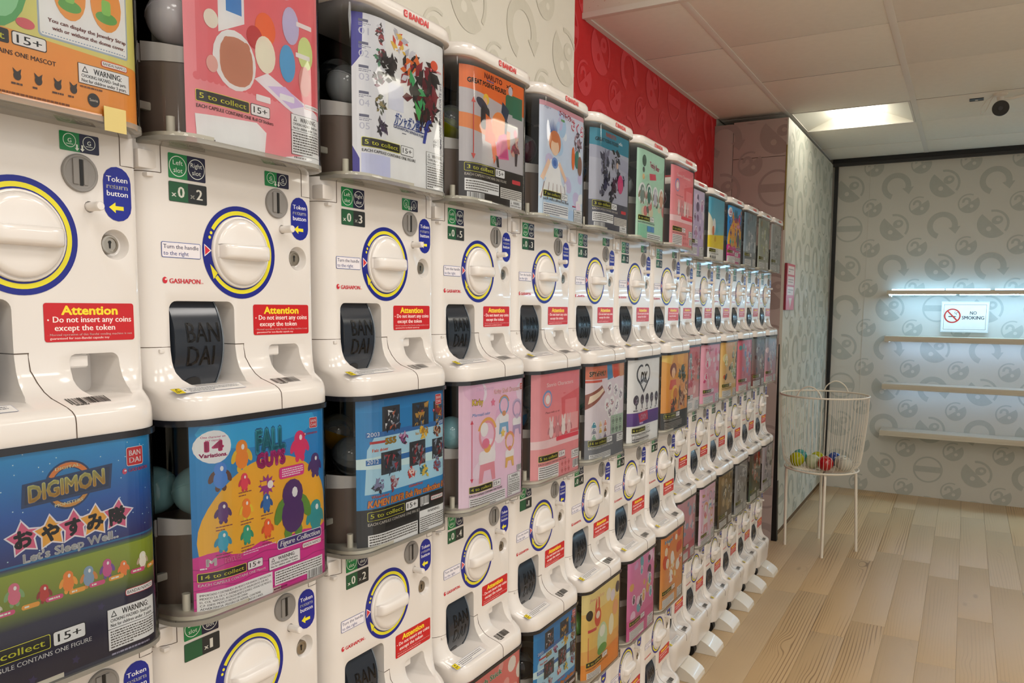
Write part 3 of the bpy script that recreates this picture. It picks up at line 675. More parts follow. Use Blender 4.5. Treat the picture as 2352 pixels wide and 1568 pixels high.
def p_frog():
    c = base('#cfc872').rect(0, 183, PW, PH, '#e0923a').poly([(0,176),(PW,184),(PW,188),(0,188)], '#e0923a')
    c.rrect(112, 60, 209, 177, 4, '#9aa8b8').rrect(114, 60, 207, 175, 3, '#ebe8e2')
    for k in range(30): c.rect(116+k*3, 172.5, 117.6+k*3, 173.3, '#6a88a8')
    for x in (145, 184): c.ell(x, 128, 17, 26, '#e69440').ell(x, 140, 12, 6, '#5fa04c').rrect(x-5, 122, x+5, 137, 3, '#86c060')
    c.text('You can display the Jewelry Strap', 122, 161, 3.6, '#6a2a22', w=84, bold=.03).text('with or without the dome cover.', 126, 168, 3.6, '#6a2a22', w=78, bold=.03)
    c.ell(70, 130, 34, 50, '#58a060').ell(76, 140, 20, 30, '#8cc494').ell(100, 170, 9, 5, '#cc5a64')
    c.rrect(6, 180, 84, 193, 2, '#141210').text('6 to collect', 10, 190, 6.5, '#f3ee3c', w=70, bold=.01)
    c.rrect(86.5, 179.6, 119.6, 192.4, 2.4, '#171310').rrect(87.3, 180.4, 118.8, 191.6, 2, '#f5f2ec').text('15+', 91, 190, 7.5, '#151515', w=24, bold=.01)
    c.text('EACH CAPSULE CONTAINS ONE MASCOT', 12, 203, 4.3, '#2a1c14', w=116, bold=.012)
    for k, x in enumerate((90, 110, 129, 145)): c.ell(x, 221, 3.6, 4.2, '#2a1f18').poly([(x-3,219),(x-4,214),(x-.5,217)], '#2a1f18').poly([(x+3,219),(x+4,214),(x+.5,217)], '#2a1f18').bars(x-6, 227, x+7, 230, 1, '#4a2c1c', .6, k)
    c.ell(166, 227, 6.5, 7, '#1c1a18').text('Sanrio', 161.5, 228.4, 2.8, '#d8d0c0', w=9).bars(70, 236, 160, 240, 1, '#7a441c', .5, 6)
    c.bn(176, 184, 30).warn(151, 193, 57, 19, hd=19).bars(152, 214, 206, 217, 1, '#6a3c18', .5, 3)
    return c
def p_mecha():
    c = base('#dcdcea').rect(56, 0, PW, PH, '#e6e6ee').poly([(0,0),(14,0),(12,60),(0,80)], '#3a3492').rect(0, 210, 6, PH, '#3a2f8c').poly([(0,196),(8,214),(8,246),(0,246)], '#3a2f8c').poly([(0,238),(110,238),(116,246),(0,246)], '#3f3a94')
    c.rect(56, 188, 130, PH, '#c4c6e0') if 0 else c.rect(10, 205, 66, 238, '#c0c4e2')
    for k, (x, y) in enumerate(((42,23),(44,56),(41,90),(44,128),(46,162))):
        c.text('0%d' % (k+1), 8, y+8, 10, '#b8b8c8', w=15).rect(8, y-14, 22, y-10, '#5a5a72').bars(8, y-9, 26, y-4, 2, '#8a8a9c', .5, k)
        c.mech(x+2, y, 15, [('#2a2228', '#c8c8d0', '#8a2430'), ('#6a2030', '#241c22', '#3a7a5a'), ('#281c26', '#6a2a4a', '#15131a'), ('#3a4430', '#20201c', '#7a6a3a'), ('#241c34', '#3a2a4c', '#141218')][k], k+2)
    c.rect(62, 90, 100, 130, '#d2d4e4')
    c.mech(92, 28, 26, ('#e2e0e6', '#c84030', '#d8b040', '#b0b0ba'), 31).mech(68, 66, 26, ('#1c181c', '#2c262c', '#15131a'), 12).mech(120, 58, 36, ('#202024', '#8a1c2c', '#c8c8d0', '#d86a2c'), 13).mech(165, 70, 40, ('#7a1c2c', '#1a171c', '#2c2428'), 14).mech(140, 98, 40, ('#5c1826', '#181518', '#2a2024', '#3aa060'), 15).mech(180, 112, 28, ('#6a1a2a', '#1c181c'), 16).mech(150, 128, 26, ('#191619', '#44141e'), 17)
    c.poly([(128,104),(146,118),(140,136),(132,122)], '#4caa5a')
    c.text('ガシャボン戦士', 76, 150, 15, '#2c4c94', w=77, bold=.03, shear=.25, rot=2).text('GASHAPON SENSHI FORTE', 74, 157, 4.2, '#3a4a7a', w=86, bold=.02, rot=2).rect(74, 151.5, 162, 152.5, '#2c3c84')
    c.text('f', 150, 168, 40, '#2a3c9a', w=24, bold=.03, shear=.35).text('#15', 180, 168, 14, '#3a3a46', w=24).bars(96, 161, 118, 163, 1, '#55556a', .6, 3)
    c.rect(222, 20, PW, 150, '#b8c8da').text('GASHAPON SENSHI FORTE #15', 204, 178, 7, '#6a6a7c', w=118, rot=-90).ell(182, 36, 10, 8, '#d85a3a').gash(170, 46, 34)
    c.collect(5, 11, 182, w=78).warn(160, 180, 54, 60, 9, 20).bars(12, 240, 70, 244, 1, '#e4e4f0', .5, 3)
    return c
def p_pose(teal=False):
    o = '#1f7c94' if teal else '#dc6a28'; g = '#a6a8b6' if teal else '#b4b0b4'
    c = base(g).rect(0, 0, PW, 44 if teal else 62, o).poly([(0,40),(PW,60),(PW,90),(0,70)], g if not teal else '#9a9cae')
    if not teal: c.poly([(0,84),(150,96),(150,130),(0,110)], '#d87c3c').ell(110, 92, 28, 26, '#e08844')
    c.text('NARUTO', 55, 14, 9, '#cc4a24' if teal else '#8a3a30', w=64, bold=.05).bars(64, 15, 120, 19, 1, '#2a5a9a', .7, 3)
    c.text('GREAT POSING FIGURES', 12, 30, 8.2, '#1d2420' if not teal else '#123a44', w=122, bold=.045, rot=-1).text('xfe', 134, 14 if not teal else 22, 8, '#2a201c' if not teal else '#e0e4e8', w=26, bold=.03)
    if teal:
        for x, y, r, cs in ((55,76,34,('#1c1c2c','#2c2c44','#6a6a80')),(120,70,36,('#17161f','#2a2a38','#8a8a98')),(150,110,30,('#202030','#3a3450')),(60,120,30,('#1a1a28','#3c3c58')),(110,130,28,('#15141c','#503c4c')),(40,150,14,('#22222c','#555566')),(92,160,20,('#181820','#302c38'))): c.mech(x, y, r, cs, int(x))
        c.ell(150, 120, 18, 24, '#c24a78').ell(128, 76, 6, 8, '#c8a890')
    else:
        c.poly([(108,110),(135,100),(146,150),(84,156)], '#d65c92').poly([(120,118),(136,116),(140,148),(110,150)], '#c04a80')
        c.ell(62, 52, 10, 10, '#e0c03a').ell(60, 56, 6, 7, '#e0b08c').ell(50, 64, 20, 9, '#2a2c44', 25).rrect(44, 66, 74, 108, 8, '#22222c').poly([(60,78),(80,84),(84,110),(62,112)], '#d86a24').poly([(60,104),(92,110),(102,150),(90,166),(80,130),(58,128)], '#da5e1e').poly([(96,148),(106,150),(110,170),(102,170)], '#2a2620')
        c.ell(150, 18, 8, 9, '#b8bcc8').rrect(132, 26, 166, 62, 8, '#2e6a4e').rect(158, 24, 196, 66, '#2c6e54').poly([(120,44),(146,56),(136,80),(116,64)], '#263650').poly([(130,76),(140,78),(136,104),(128,102)], '#2a3044')
        c.ell(170, 96, 7, 8, '#d87890').mech(172, 120, 24, ('#a8485c', '#7a4a50', '#c8a090'), 9).poly([(168,134),(180,132),(176,158),(170,158)], '#3a3034')
        c.rect(24, 60, 26, 160, '#d0504a').poly([(20,64),(25,54),(30,64)], '#d0504a').poly([(20,156),(25,166),(30,156)], '#d0504a').rect(205, 0, PW, PH, '#5a5450')
        c.text('PREMIUM GASHAPON', 214, 236, 9, '#b8b0a8', w=150, rot=-90, bold=.01)
    c.rect(0, 172, 204 if not teal else PW, PH, '#241f1e' if not teal else '#4a4c58')
    c.collect(3, 8, 174, w=84, ec='#d8d0c4').rect(8, 202, 108, 224, '#ece8e2').bars(10, 204, 106, 222, 4, '#55504c', .5, 2).rect(114, 206, 196, 226, '#d8d4ce').bars(116, 207, 194, 225, 5, '#4a4644', .5, 3)
    return c.barcode(12, 226, 56, 241).warn(150, 226, 46, 18, hd=18).rrect(158, 186, 190, 194, 2, '#c83a44')
def p_sakura():
    c = base('#c8cede', '#bcd0e4')
    blobs(c, 5, 26, 0, 0, 232, 240, ('#dfe4f0', '#b0c8e4', '#e8d4e0', '#a8c4dc', '#d8dcec', '#c0b8d4'), 8, 22)
    c.rect(0, 0, PW, 10, '#c8909c').text('Magic x', 14, 14, 5, '#6a7a94', w=26, shear=.3).text('カードキャプター', 79, 18, 10, '#c42a48', w=66, bold=.05, rot=4).otext('さくら', 138, 36, 20, '#cc3a64', '#f4e8ee', .04, w=66, bold=.03, rot=8).bars(88, 24, 130, 30, 1, '#5aa04a', .8, 3)
    for k in range(7): c.poly([(36+k*5, 64), (30+k*6.2, 30+abs(k-3)*4), (41+k*5, 62)], '#4464a4')
    c.ell(60, 80, 28, 25, '#c67848').ell(60, 90, 19, 18, '#e8c4a8').ell(60, 70, 22, 10, '#c67848')
    c.poly([(40,118),(80,118),(92,160),(125,196),(0,200),(24,160)], '#e6e8f0').ell(60, 124, 15, 12, '#6c90c8').ell(60, 124, 8, 7, '#3f68b0').poly([(30,118),(40,124),(14,166),(4,160)], '#e2c0a6').poly([(84,118),(76,126),(112,160),(120,152)], '#e2c0a6')
    for k in range(6): c.poly([(16+k*18,168),(18+k*18,168),(8+k*22,204),(5+k*22,204)], '#8a6a64')
    c.mech(177, 62, 24, ('#4a3844', '#6a5460', '#a88a94'), 5).ell(151, 100, 8, 26, '#dd7030').ell(170, 100, 11, 20, '#3c7c70').ell(186, 112, 12, 22, '#8a6452')
    c.collect(7, 14, 186, w=76).rect(14, 212, 128, 238, '#e6e6ea').bars(16, 213, 126, 237, 5, '#55586a', .45, 3).bars(150, 204, 190, 210, 1, '#b83a5a', .5, 3)
    return c.warn(158, 214, 44, 28, hd=16)
def p_rider():
    c = base('#1c7cb8', '#2c88c4').rect(0, 0, PW, 20, '#155f96', '#2484c0')
    c.poly([(30,54),(232,60),(232,152),(10,152),(14,80)], '#a6cfe6').poly([(0,94),(60,90),(232,110),(232,124),(0,110)], '#c8e0ee')
    for y in (52, 96): c.rect(12, y, 232, y+9, '#2a68a8')
    c.text('2003', 14, 59, 6.5, '#e8f0f8', w=22).text('2008', 192, 59, 6.5, '#e8f0f8', w=22).text('2012', 14, 103, 6.5, '#e8f0f8', w=20)
    for x, y, wd, hh, cs, sd in ((64,34,44,50,('#e0e0e4','#2a2830','#17161c','#b85a3a','#8a8a94'),3),(142,36,46,50,('#24405c','#b88a3a','#1c1f28','#5a7a9a','#a04a3a'),4),(194,36,30,44,('#3a5a80','#8a3a34','#d0a03a'),5),(64,106,50,46,('#2a3448','#9a3440','#5a6a80','#18181f'),6),(133,102,44,52,('#8a2c34','#2a2428','#7a8490'),7),(192,102,34,44,('#7a2a30','#33343c','#8a98a8'),8)):
        c.rect(x-wd/2, y-hh*.42, x+wd/2, y+hh*.38, '#2c3038'); 
        R = random.Random(sd)
        for _ in range(34):
            a, b = x+R.uniform(-.4, .34)*wd, y+R.uniform(-.38, .3)*hh; c.poly([(a,b),(a+R.uniform(3,12),b+R.uniform(-4,4)),(a+R.uniform(-2,8),b+R.uniform(4,11))], R.choice(cs))
    c.otext('555', 48, 74, 9, '#d8a83a', '#3a1c14', .03, w=28, bold=.05).rect(18, 67, 48, 71, '#b82c30').text('Faiz driver', 22, 84, 5, '#d8583a', w=34, bold=.03).text('Ixa belt', 128, 70, 5, '#d8a03a', w=24, bold=.02)
    for x, y, cs in ((95,71,('#8a3a70','#c898b8','#3a2438')),(190,68,('#8a4a34','#c0a080','#3a2c28')),(150,66,('#e0b43a','#a87a20')),(34,138,('#26283a','#7a7a9c')),(70,142,('#8a3440','#b0a0a8')),(118,132,('#b8342c','#e0c8c0')),(152,136,('#2a6a7a','#d0b040')),(190,130,('#8a3440','#6a7a9a'))): c.mech(x, y, 14, cs, int(x))
    c.text('Wizardriver', 20, 159, 5, '#d8583a', w=38, bold=.02).text('Gaimdriver', 108, 157, 5, '#d8583a', w=40, bold=.02)
    c.otext('KAMEN RIDER Belt Pins collection 01', 14, 173, 10.5, '#e89a44', '#c02c28', .035, w=198, bold=.03, shear=.15)
    c.rect(0, 176, PW, PH, '#17171a').collect(5, 14, 181, w=82, each='PIN SET', ec='#d8d4cc').rect(14, 218, 132, 242, '#ebe8e2').bars(16, 219, 130, 241, 5, '#4a4642', .5, 3)
    c.rect(137, 204, 214, 242, '#ebe8e2').bars(139, 215, 212, 241, 7, '#4a4642', .5, 4).text('WARNING:', 160, 211, 4.6, '#1a1a1a', w=36, bold=.03).barcode(140, 180, 164, 196).badge(184, 6, 17).gash(176, 34, 30, '#c83040').bn(170, 184, 38)
    return c
def p_kirby(w_=1):
    c = base('#e2b8cf', '#e8c8da'); blobs(c, 8, 10, 0, 0, 232, 200, ('#ecd0de', '#dcb0cc', '#efdae6'), 14, 30)
    c.text('The Memory', 34, 14, 7, '#c8a8c4', w=60, shear=.2).otext('Kirby Shell Dresser', 96, 24, 9, '#e8a0a8', '#f6ecd8', .03, w=100, bold=.03).otext('Kirby', 24, 40, 11, '#e8c83a', '#6a3a54', .04, w=32, bold=.03)
    c.text('Mermaid color', 24, 62, 6, '#6a9cd0', w=58, shear=.2, bold=.02).rect(23, 72, 24.4, 186, '#cc3a54').poly([(20,76),(23.7,68),(27.4,76)], '#cc3a54').poly([(20,182),(23.7,190),(27.4,182)], '#cc3a54')
    def dress(x, y, s, a, b):
        c.arc(x, y, 24*s, 30*s, 0, 360, a).arc(x, y, 29*s, 35*s, 20, 160, b)
        c.rrect(x-30*s, y+30*s, x+30*s, y+58*s, 9*s, '#f0e0e8').poly([(x-26*s,y+56*s),(x+26*s,y+56*s),(x+30*s,y+92*s),(x+18*s,y+92*s),(x+12*s,y+70*s),(x-12*s,y+70*s),(x-18*s,y+92*s),(x-30*s,y+92*s)], a).ell(x, y+26*s, 12*s, 9*s, b)
    dress(72, 102, 1, '#d8909c', '#dca858'); dress(134, 50, .62, '#78a8c8', '#cc9468'); dress(186, 62, .6, '#a898b8', '#c0b0c8'); dress(157, 126, .58, '#d8b060', '#d88a70')
    c.ell(66, 118, 13, 10, '#d87894').star(92, 40, 9, '#d87a94').star(130, 106, 10, '#dcc060').ell(60, 90, 14, 14, '#f0e4ec')
    c.collect(4, 18, 198, w=72).rect(18, 220, 140, 243, '#f0ecec').bars(20, 221, 138, 242, 5, '#5a5054', .45, 3).warn(150, 196, 50, 44, 6)
    return c.badge(196, 10, 13).barcode(186, 180, 206, 194)
def p_pinkcafe():
    c = base('#d8848c', '#dc9aa0').rect(20, 0, 200, 150, '#d87c84', '#e0969a').poly([(110,60),(220,40),(220,150),(120,150)], '#d4666e')
    c.otext('Sanrio Characters', 40, 30, 8.5, '#efd8d4', '#cc8890', .02, w=130).ell(45, 57, 19, 20, '#6f95c4').ell(45, 58, 15, 16, '#e2a0a0').ell(45, 58, 9, 10, '#efe0dc')
    c.text('Please make up set', 36, 90, 4.5, '#5a3a3c', w=66, shear=.2).bars(120, 48, 150, 52, 1, '#d05a64', .6, 1).rect(130, 66, 190, 100, '#e08a90').rect(120, 100, 200, 140, '#e6a8aa')
    for x, a in ((62, '#ddd0d0'), (92, '#c88a90'), (122, '#e8dcd8'), (150, '#dcb8b8')): c.toy(x, 128, 19, a, '#b87a80', white=False).ell(x-6, 108, 3.5, 10, a, -10).ell(x+6, 108, 3.5, 10, a, 10)
    c.poly([(0,150),(232,146),(232,176),(0,172)], '#e8c6c8').rrect(86, 148, 205, 158, 4, '#d8485c').rect(0, 168, PW, PH, '#dc9094')
    c.collect(5, 16, 184, w=80).rect(16, 208, 100, 240, '#f0ecea').bars(18, 209, 98, 239, 6, '#5a5252', .45, 3)
    for k in range(6): c.toy(118+(k % 3)*17, 214+(k//3)*16, 6, '#c06a6c', white=False)
    return c.warn(165, 190, 46, 20, hd=18).barcode(172, 214, 206, 234)
def p_spy():
    c = base('#d8ccd2', '#cfc8d0').rect(0, 0, PW, 34, '#c86a4c').poly([(90,0),(120,0),(130,36),(95,40)], '#3a86b0').poly([(130,0),(160,0),(168,34),(136,38)], '#c84a34').poly([(170,0),(200,0),(205,34),(176,36)], '#c89a7c').otext('SPYxFAMILY', 8, 26, 12, '#3a2420', '#e8c8a0', .02, w=76, bold=.04)
    c.rect(0, 36, 60, 42, '#c84a34').poly([(0,72),(60,50),(80,70),(0,110)], '#8a4a3a').poly([(10,76),(66,58),(74,66),(6,96)], '#e8d0b8')
    for k, (x, y, a) in enumerate(((108,62,'#a84a6c'),(150,70,'#8a7a94'),(184,84,'#6a6478'),(92,104,'#b05a5a'),(126,100,'#a0303c'),(160,112,'#7a7086'),(112,124,'#8a6a80'),(150,144,'#b8b0bc'))): c.ell(x, y, 15, 17, '#ece6ea').mech(x, y, 12, (a, '#cfc4cc', '#5a5064'), k+4)
    for k in range(9): x, y = 24+(k % 3)*30, 152+(k//3)*0+((k//3)*16); c.toy(x, y, 9, ('#3a8aa0', '#d8b88a', '#d0887a', '#8a8a9a', '#c8a84a', '#a06a4a', '#7aa08a', '#b0b0c0', '#6a5a7a')[k])
    c.rect(120, 136, 205, 186, '#9fb4a4')
    for k in range(6): c.toy(134+(k % 3)*24, 150+(k//3)*22, 9, '#7a8a80', '#5a6a62', white=False)
    return c.rect(0, 188, PW, PH, '#6c6f76').collect(16, 8, 190, w=84, each='PIECE', ec='#e4e0dc').rect(10, 226, 120, 243, '#dcdcdc').bars(12, 227, 118, 242, 4, '#4a4a50', .5, 2).warn(160, 190, 44, 20, hd=18)
def p_heart():
    c = base('#e2e2e6')
    c.arc(56, 42, 22, 28, 60, 330, '#20222e').arc(98, 42, 22, 28, -150, 120, '#20222e').poly([(32,58),(38,54),(78,88),(118,54),(124,58),(78,98)], '#20222e').otext('DX', 52, 64, 26, '#20222e', '#e2e2e6', .03, w=52, bold=.06, shear=.2)
    for k in range(5): x = 30+k*38; c.ell(x, 116, 13, 15, '#3a3444').mech(x, 118, 11, ('#221e2a', '#5a3a58', '#8a8494'), k+1).rect(x-3, 130, x+3, 142, '#3a3444').bars(x-12, 144, x+12, 148, 1, '#33303c', .8, k)
    c.rect(0, 152, PW, 190, '#5c3088', '#4a2878').poly([(40,156),(110,150),(116,178),(50,182)], '#b82a52').text('DXM', 56, 174, 14, '#e8b0c8', w=46, bold=.05, shear=.2).bars(50, 180, 112, 188, 1, '#c8b0dc', .6, 3)
    return c.collect(6, 14, 196, w=80).warn(16, 218, 110, 20, hd=7).bars(16, 226, 126, 238, 2, '#55555c', .5, 2)
def p_generic(bg, bg2, n, accents, seed, white=None, bottom=None, header=None):
    c = base(bg, bg2); blobs(c, seed, 16, 20, 10, 215, 170, accents, 7, 20)
    R = random.Random(seed)
    for k in range(6): c.toy(R.uniform(30, 200), R.uniform(40, 155), R.uniform(11, 22), R.choice(accents), R.choice(accents), R.uniform(-15, 15))
    if header: c.otext(header[0], 22, 26, 11, header[1], header[2], .03, w=header[3], bold=.03)
    if bottom: c.rect(0, 176, PW, PH, bottom)
    if white: c.rect(0, 196, PW, PH, white)
    dark = bottom and sum(lin(bottom)) < .6
    c.collect(n, 12, 182, w=78, ec='#e8e4de' if dark else '#221e1c').rect(14, 210, 120, 238, '#ebe8e4').bars(16, 211, 118, 237, 6, '#5a5652', .45, 3)
    return c.warn(150, 206, 50, 34, 4)
def p_jewel():
    c = base('#e0c070', '#dca050').poly([(0,70),(232,50),(232,150),(0,160)], '#e3c06a').rect(0, 0, PW, 60, '#e6cf8c').text('Jewelry Strap', 20, 30, 9, '#d09088', w=80, shear=.2).ell(22, 66, 12, 14, '#141214').ell(62, 80, 20, 26, '#cc4a34').ell(50, 46, 5, 18, '#cc4a34', 10).ell(68, 44, 5, 18, '#cc4a34', -5).ell(62, 74, 12, 10, '#f0dccc')
    c.ell(92, 150, 32, 46, '#bcd2b0').ell(92, 128, 18, 16, '#e8ecd8').ell(92, 178, 30, 15, '#5a9a48').rect(16, 104, 54, 112, '#c83c48').ell(130, 40, 16, 18, '#e0d8c8').ell(158, 50, 15, 17, '#d8d0d8').ell(190, 36, 14, 16, '#4a3c48').ell(150, 130, 17, 30, '#e8dcc0').ell(176, 90, 18, 22, '#e0a878').rect(17, 124, 18.5, 190, '#cc3a44')
    c.poly([(0,196),(232,180),(232,246),(0,246)], '#de8c38').collect(4, 12, 192, w=78, each='MASCOT').rect(14, 220, 84, 242, '#f0ece2').bars(16, 221, 82, 241, 5, '#5a5652', .45, 3)
    return c
def p_beach():
    c = base('#4aa0bc', '#8cc4d0').poly([(0,60),(40,90),(60,150),(40,240),(0,240)], '#e4dcc8').ell(60, 110, 20, 30, '#e8e8e4').ell(50, 130, 14, 20, '#cc6a34').poly([(0,150),(232,135),(232,200),(0,200)], '#ddc832').ell(100, 120, 16, 18, '#5ab0c4').ell(78, 160, 12, 12, '#caa428').rect(0, 196, PW, PH, '#e4e4de').collect(4, 12, 200, w=78)
    for k in range(4): c.toy(26+k*20, 232, 7, '#3a3834', white=False)
    return c
def p_teddy():
    c = base('#a8cdb8', '#b0d2bc').ell(40, 30, 14, 16, '#3c5248').ell(36, 55, 7, 8, '#3c3c3c').ell(36, 74, 8, 8, '#d8b080').otext('Teddy Bear', 80, 40, 14, '#c85a74', '#ecece4', .03, w=80, bold=.04, rot=4).poly([(80,60),(130,56),(136,72),(84,78)], '#d05a6c')
    blobs(c, 3, 16, 10, 100, 220, 180, ('#5a6a64', '#b0a27a', '#c87c7c', '#3a8c86', '#d0c8b0'), 8, 18)
    for x, a in ((30, '#7a8a84'), (80, '#3f7468'), (130, '#b8b8c4'), (180, '#c8a088')): c.toy(x, 120, 24, a, '#8a7a6a')
    c.collect(6, 10, 180, w=78).rect(70, 206, 100, 222, '#4f94c4').rect(102, 206, 126, 222, '#5a8cc0').rect(70, 226, 180, 244, '#ebebe4').bars(74, 228, 178, 243, 3, '#44504a', .5, 3)
    return c.rect(10, 204, 66, 242, '#8cc4a8')
def p_anime():
    c = base('#d8a04a', '#d88a30').ell(60, 50, 28, 24, '#7a3a28').ell(60, 58, 17, 17, '#e6bc98').poly([(36,80),(84,80),(90,110),(30,110)], '#c84a2a').poly([(0,0),(60,0),(40,30),(0,20)], '#e4c064').poly([(90,0),(160,0),(150,40),(100,30)], '#e0b050')
    c.mech(150, 70, 46, ('#2c4a4a', '#3a5a5c', '#24302c', '#c88a2c'), 4).ell(76, 128, 34, 30, '#e8b42c').ell(82, 128, 22, 20, '#c8782c').mech(60, 160, 40, ('#1c1a18', '#a0402c', '#d8762c', '#3a3028'), 7).mech(140, 150, 44, ('#a07a54', '#5a4434', '#c0a080', '#7a2c24'), 6).mech(180, 120, 34, ('#c0905c', '#e0c090', '#5c3a2c'), 9)
    return c.rect(0, 184, PW, PH, '#1c1a19').collect(5, 10, 188, w=80, ec='#d4cec6').bars(12, 214, 150, 238, 5, '#a8a29a', .4, 3)
def p_label_only(c1): return base(c1, c1)

G = p_generic
POST = {
 (1,0): (p_frog, 'orange and yellow jewelry strap poster'), (1,1): (p_stickers, 'coral pink sticker roll poster'), (1,2): (p_mecha, 'white poster with blue Japanese lettering'),
 (1,3): (p_pose, 'orange and black posing figures poster'), (1,4): (p_sakura, 'pale blue poster of a brown-haired girl'), (1,5): (lambda: p_pose(True), 'teal and grey posing figures poster'),
 (1,6): (p_teddy, 'mint green toy poster'), (1,7): (p_pinkcafe, 'faded pink poster with five to collect'),
 (1,8): (lambda: G('#c4b8d0', '#b8a8cc', 5, ('#8a6a90', '#d8c8dc', '#6a5a78', '#b080a8'), 21), 'lilac poster'), (1,9): (p_beach, 'sky blue, yellow and white poster'),
 (1,10): (p_falls, 'blue, orange and magenta poster'), (1,11): (lambda: G('#6a8494', '#98a2aa', 5, ('#b0bcc4', '#5a6a78', '#8a98a4', '#c8ccd0'), 23, bottom='#78828a'), 'blue-grey poster'),
 (1,12): (lambda: G('#8a948c', '#a4a89c', 4, ('#a8b07c', '#7a847c', '#b8bcb0', '#9a8a6c'), 24), 'olive-grey poster'), (1,13): (lambda: G('#a8acac', '#9a9e9e', 4, ('#70767a', '#bcbfc0', '#8c8f92'), 25), 'pale grey poster'),
 (2,0): (p_digi, 'dark blue and green poster with five stars'), (2,1): (p_falls, 'blue, orange and magenta poster'), (2,2): (p_rider, 'blue belt pin poster'),
 (2,3): (p_kirby, 'pink shell dresser poster'), (2,4): (p_pinkcafe, 'salmon pink poster with small animals'), (2,5): (p_spy, 'white poster, orange above, grey below'),
 (2,6): (p_heart, 'black heart emblem and purple band poster'), (2,7): (p_anime, 'orange poster of a brown-haired girl'),
 (2,8): (lambda: G('#c8686c', '#d8a8a4', 5, ('#c03c48', '#e8c8c0', '#a84a50', '#7aa0a8'), 31, white='#dcd4d0'), 'red and pink poster with a white foot'),
 (2,9): (lambda: G('#e0a0b4', '#dc98b0', 8, ('#d85a88', '#eac0d0', '#c84878', '#e8dce4'), 32, header=('MELODY', '#c83a5c', '#f0e0e4', 90)), 'pink poster with a red border'),
 (2,10): (lambda: G('#dcae5c', '#d0b480', 4, ('#c85a34', '#e8d8a0', '#9aa85a', '#2a2420'), 33), 'mustard yellow poster'), (2,11): (lambda: G('#cc6a7c', '#c87484', 5, ('#5a9aa0', '#e0a0ac', '#b84a64', '#7a8ac0'), 34), 'rose red poster'),
 (2,12): (lambda: G('#7a8488', '#8a3a34', 6, ('#38505c', '#a8b0a8', '#5a2a28', '#c0a88c'), 35, bottom='#6a2c2a'), 'dark teal and maroon poster'), (2,13): (lambda: G('#9ab0c0', '#cc8090', 6, ('#c8687c', '#a8c0d0', '#e0d0d8', '#6a88a8'), 36), 'pale blue poster with a pink foot'),
 (3,3): (lambda: G('#d87a74', '#d87a74', 5, ('#e8a8a0', '#c85a58', '#f0dcd4'), 41, header=('Peach Stick', '#3c8a5c', '#f0e8dc', 110)), 'coral red poster with green lettering'), (3,4): (p_rider, 'blue belt pin poster'), (3,5): (p_jewel, 'yellow and orange jewelry strap poster'),
 (3,6): (lambda: G('#d484b0', '#cc6898', 8, ('#5aa8b4', '#c8a0c8', '#e8c4d8', '#4a3848', '#d0a860'), 43, bottom='#c85c90'), 'magenta pink poster with a clock face'),
 (3,7): (lambda: G('#d88440', '#d49858', 4, ('#c84a2c', '#e8d0a0', '#e8e0d8', '#d8a030'), 44, header=('Hugs!', '#2c78a8', '#f0f0f0', 70)), 'orange poster with a blue title'),
 (3,8): (lambda: G('#c89aa8', '#c46c80', 5, ('#8aa4bc', '#dcb4c0', '#7a8ca8'), 45, bottom='#bc5c70'), 'dusty pink poster with blue patches'), (3,9): (p_kirby, 'pink shell dresser poster'),
 (3,10): (lambda: G('#8a7450', '#6c5c44', 5, ('#a89060', '#4c4030', '#b8a078', '#6a7048'), 47, bottom='#5c5044'), 'brown poster'), (3,11): (lambda: G('#8c8c90', '#a0a0a2', 5, ('#5c5c62', '#b8b8bc', '#787880'), 48), 'grey poster'),
 (3,12): (lambda: G('#5a4a3c', '#4a6050', 5, ('#b04c34', '#3c4c40', '#8a8c6c', '#c07c4c'), 49), 'dark brown and green poster'), (3,13): (lambda: G('#b8b0b8', '#a8a0a8', 4, ('#4c4258', '#8c8494', '#d0c8cc'), 50), 'pale mauve poster with dark icons'),
}
PR = {(1,1):'2',(1,2):'3',(1,3):'5',(1,4):'3',(1,5):'5',(1,6):'2',(1,7):'2',(1,8):'3',(1,9):'4',(1,10):'6',(2,2):'2',(2,3):'4',(2,5):'4',(2,6):'3',(2,7):'3',(3,5):'3'}
POS = {0:'nearest the left edge of the photo', 13:'last in line against the partition'}
ROWN = {1:'top', 2:'middle', 3:'bottom'}
_cache = {}
MACH = {}
for col in range(14):
    for row in (1, 2, 3):
        key = (row, col)
        if key in POST:
            fn, desc = POST[key]; curl = 1.0 if col in (2, 3, 5) or row == 2 else .4
            pk = (fn, curl)
            if pk not in _cache: _cache[pk] = fn().mesh('poster', poster_map(curl), M['poster'], bis=PB, clip=(0, 0, PW, PH), gain=1.22)
            pm = _cache[pk]
            label = '%s-row capsule machine with %s' % (ROWN[row], desc)
        else:
            pm = None; label = 'white bottom-row capsule machine without poster, '+('first', 'second', 'third')[col]+' from the left end'
        pr = PR.get(key, '2'); pr = ('', '1') if key in ((2,1), (2,4)) else ('0', pr)
        MACH[key] = machine(row, col, label, pm, pr)
# strip of masking tape under the first poster
tp = box_mesh('tape', (.0545, .0550, .062, .087, .112, .137), mat('tape_yellow', '#d8c47c', .5)); o = link('masking_tape', tp, MACH[(1,0)]); o.location = (0, 0, -TRAYV); o['label'] = 'yellowish piece of masking tape'

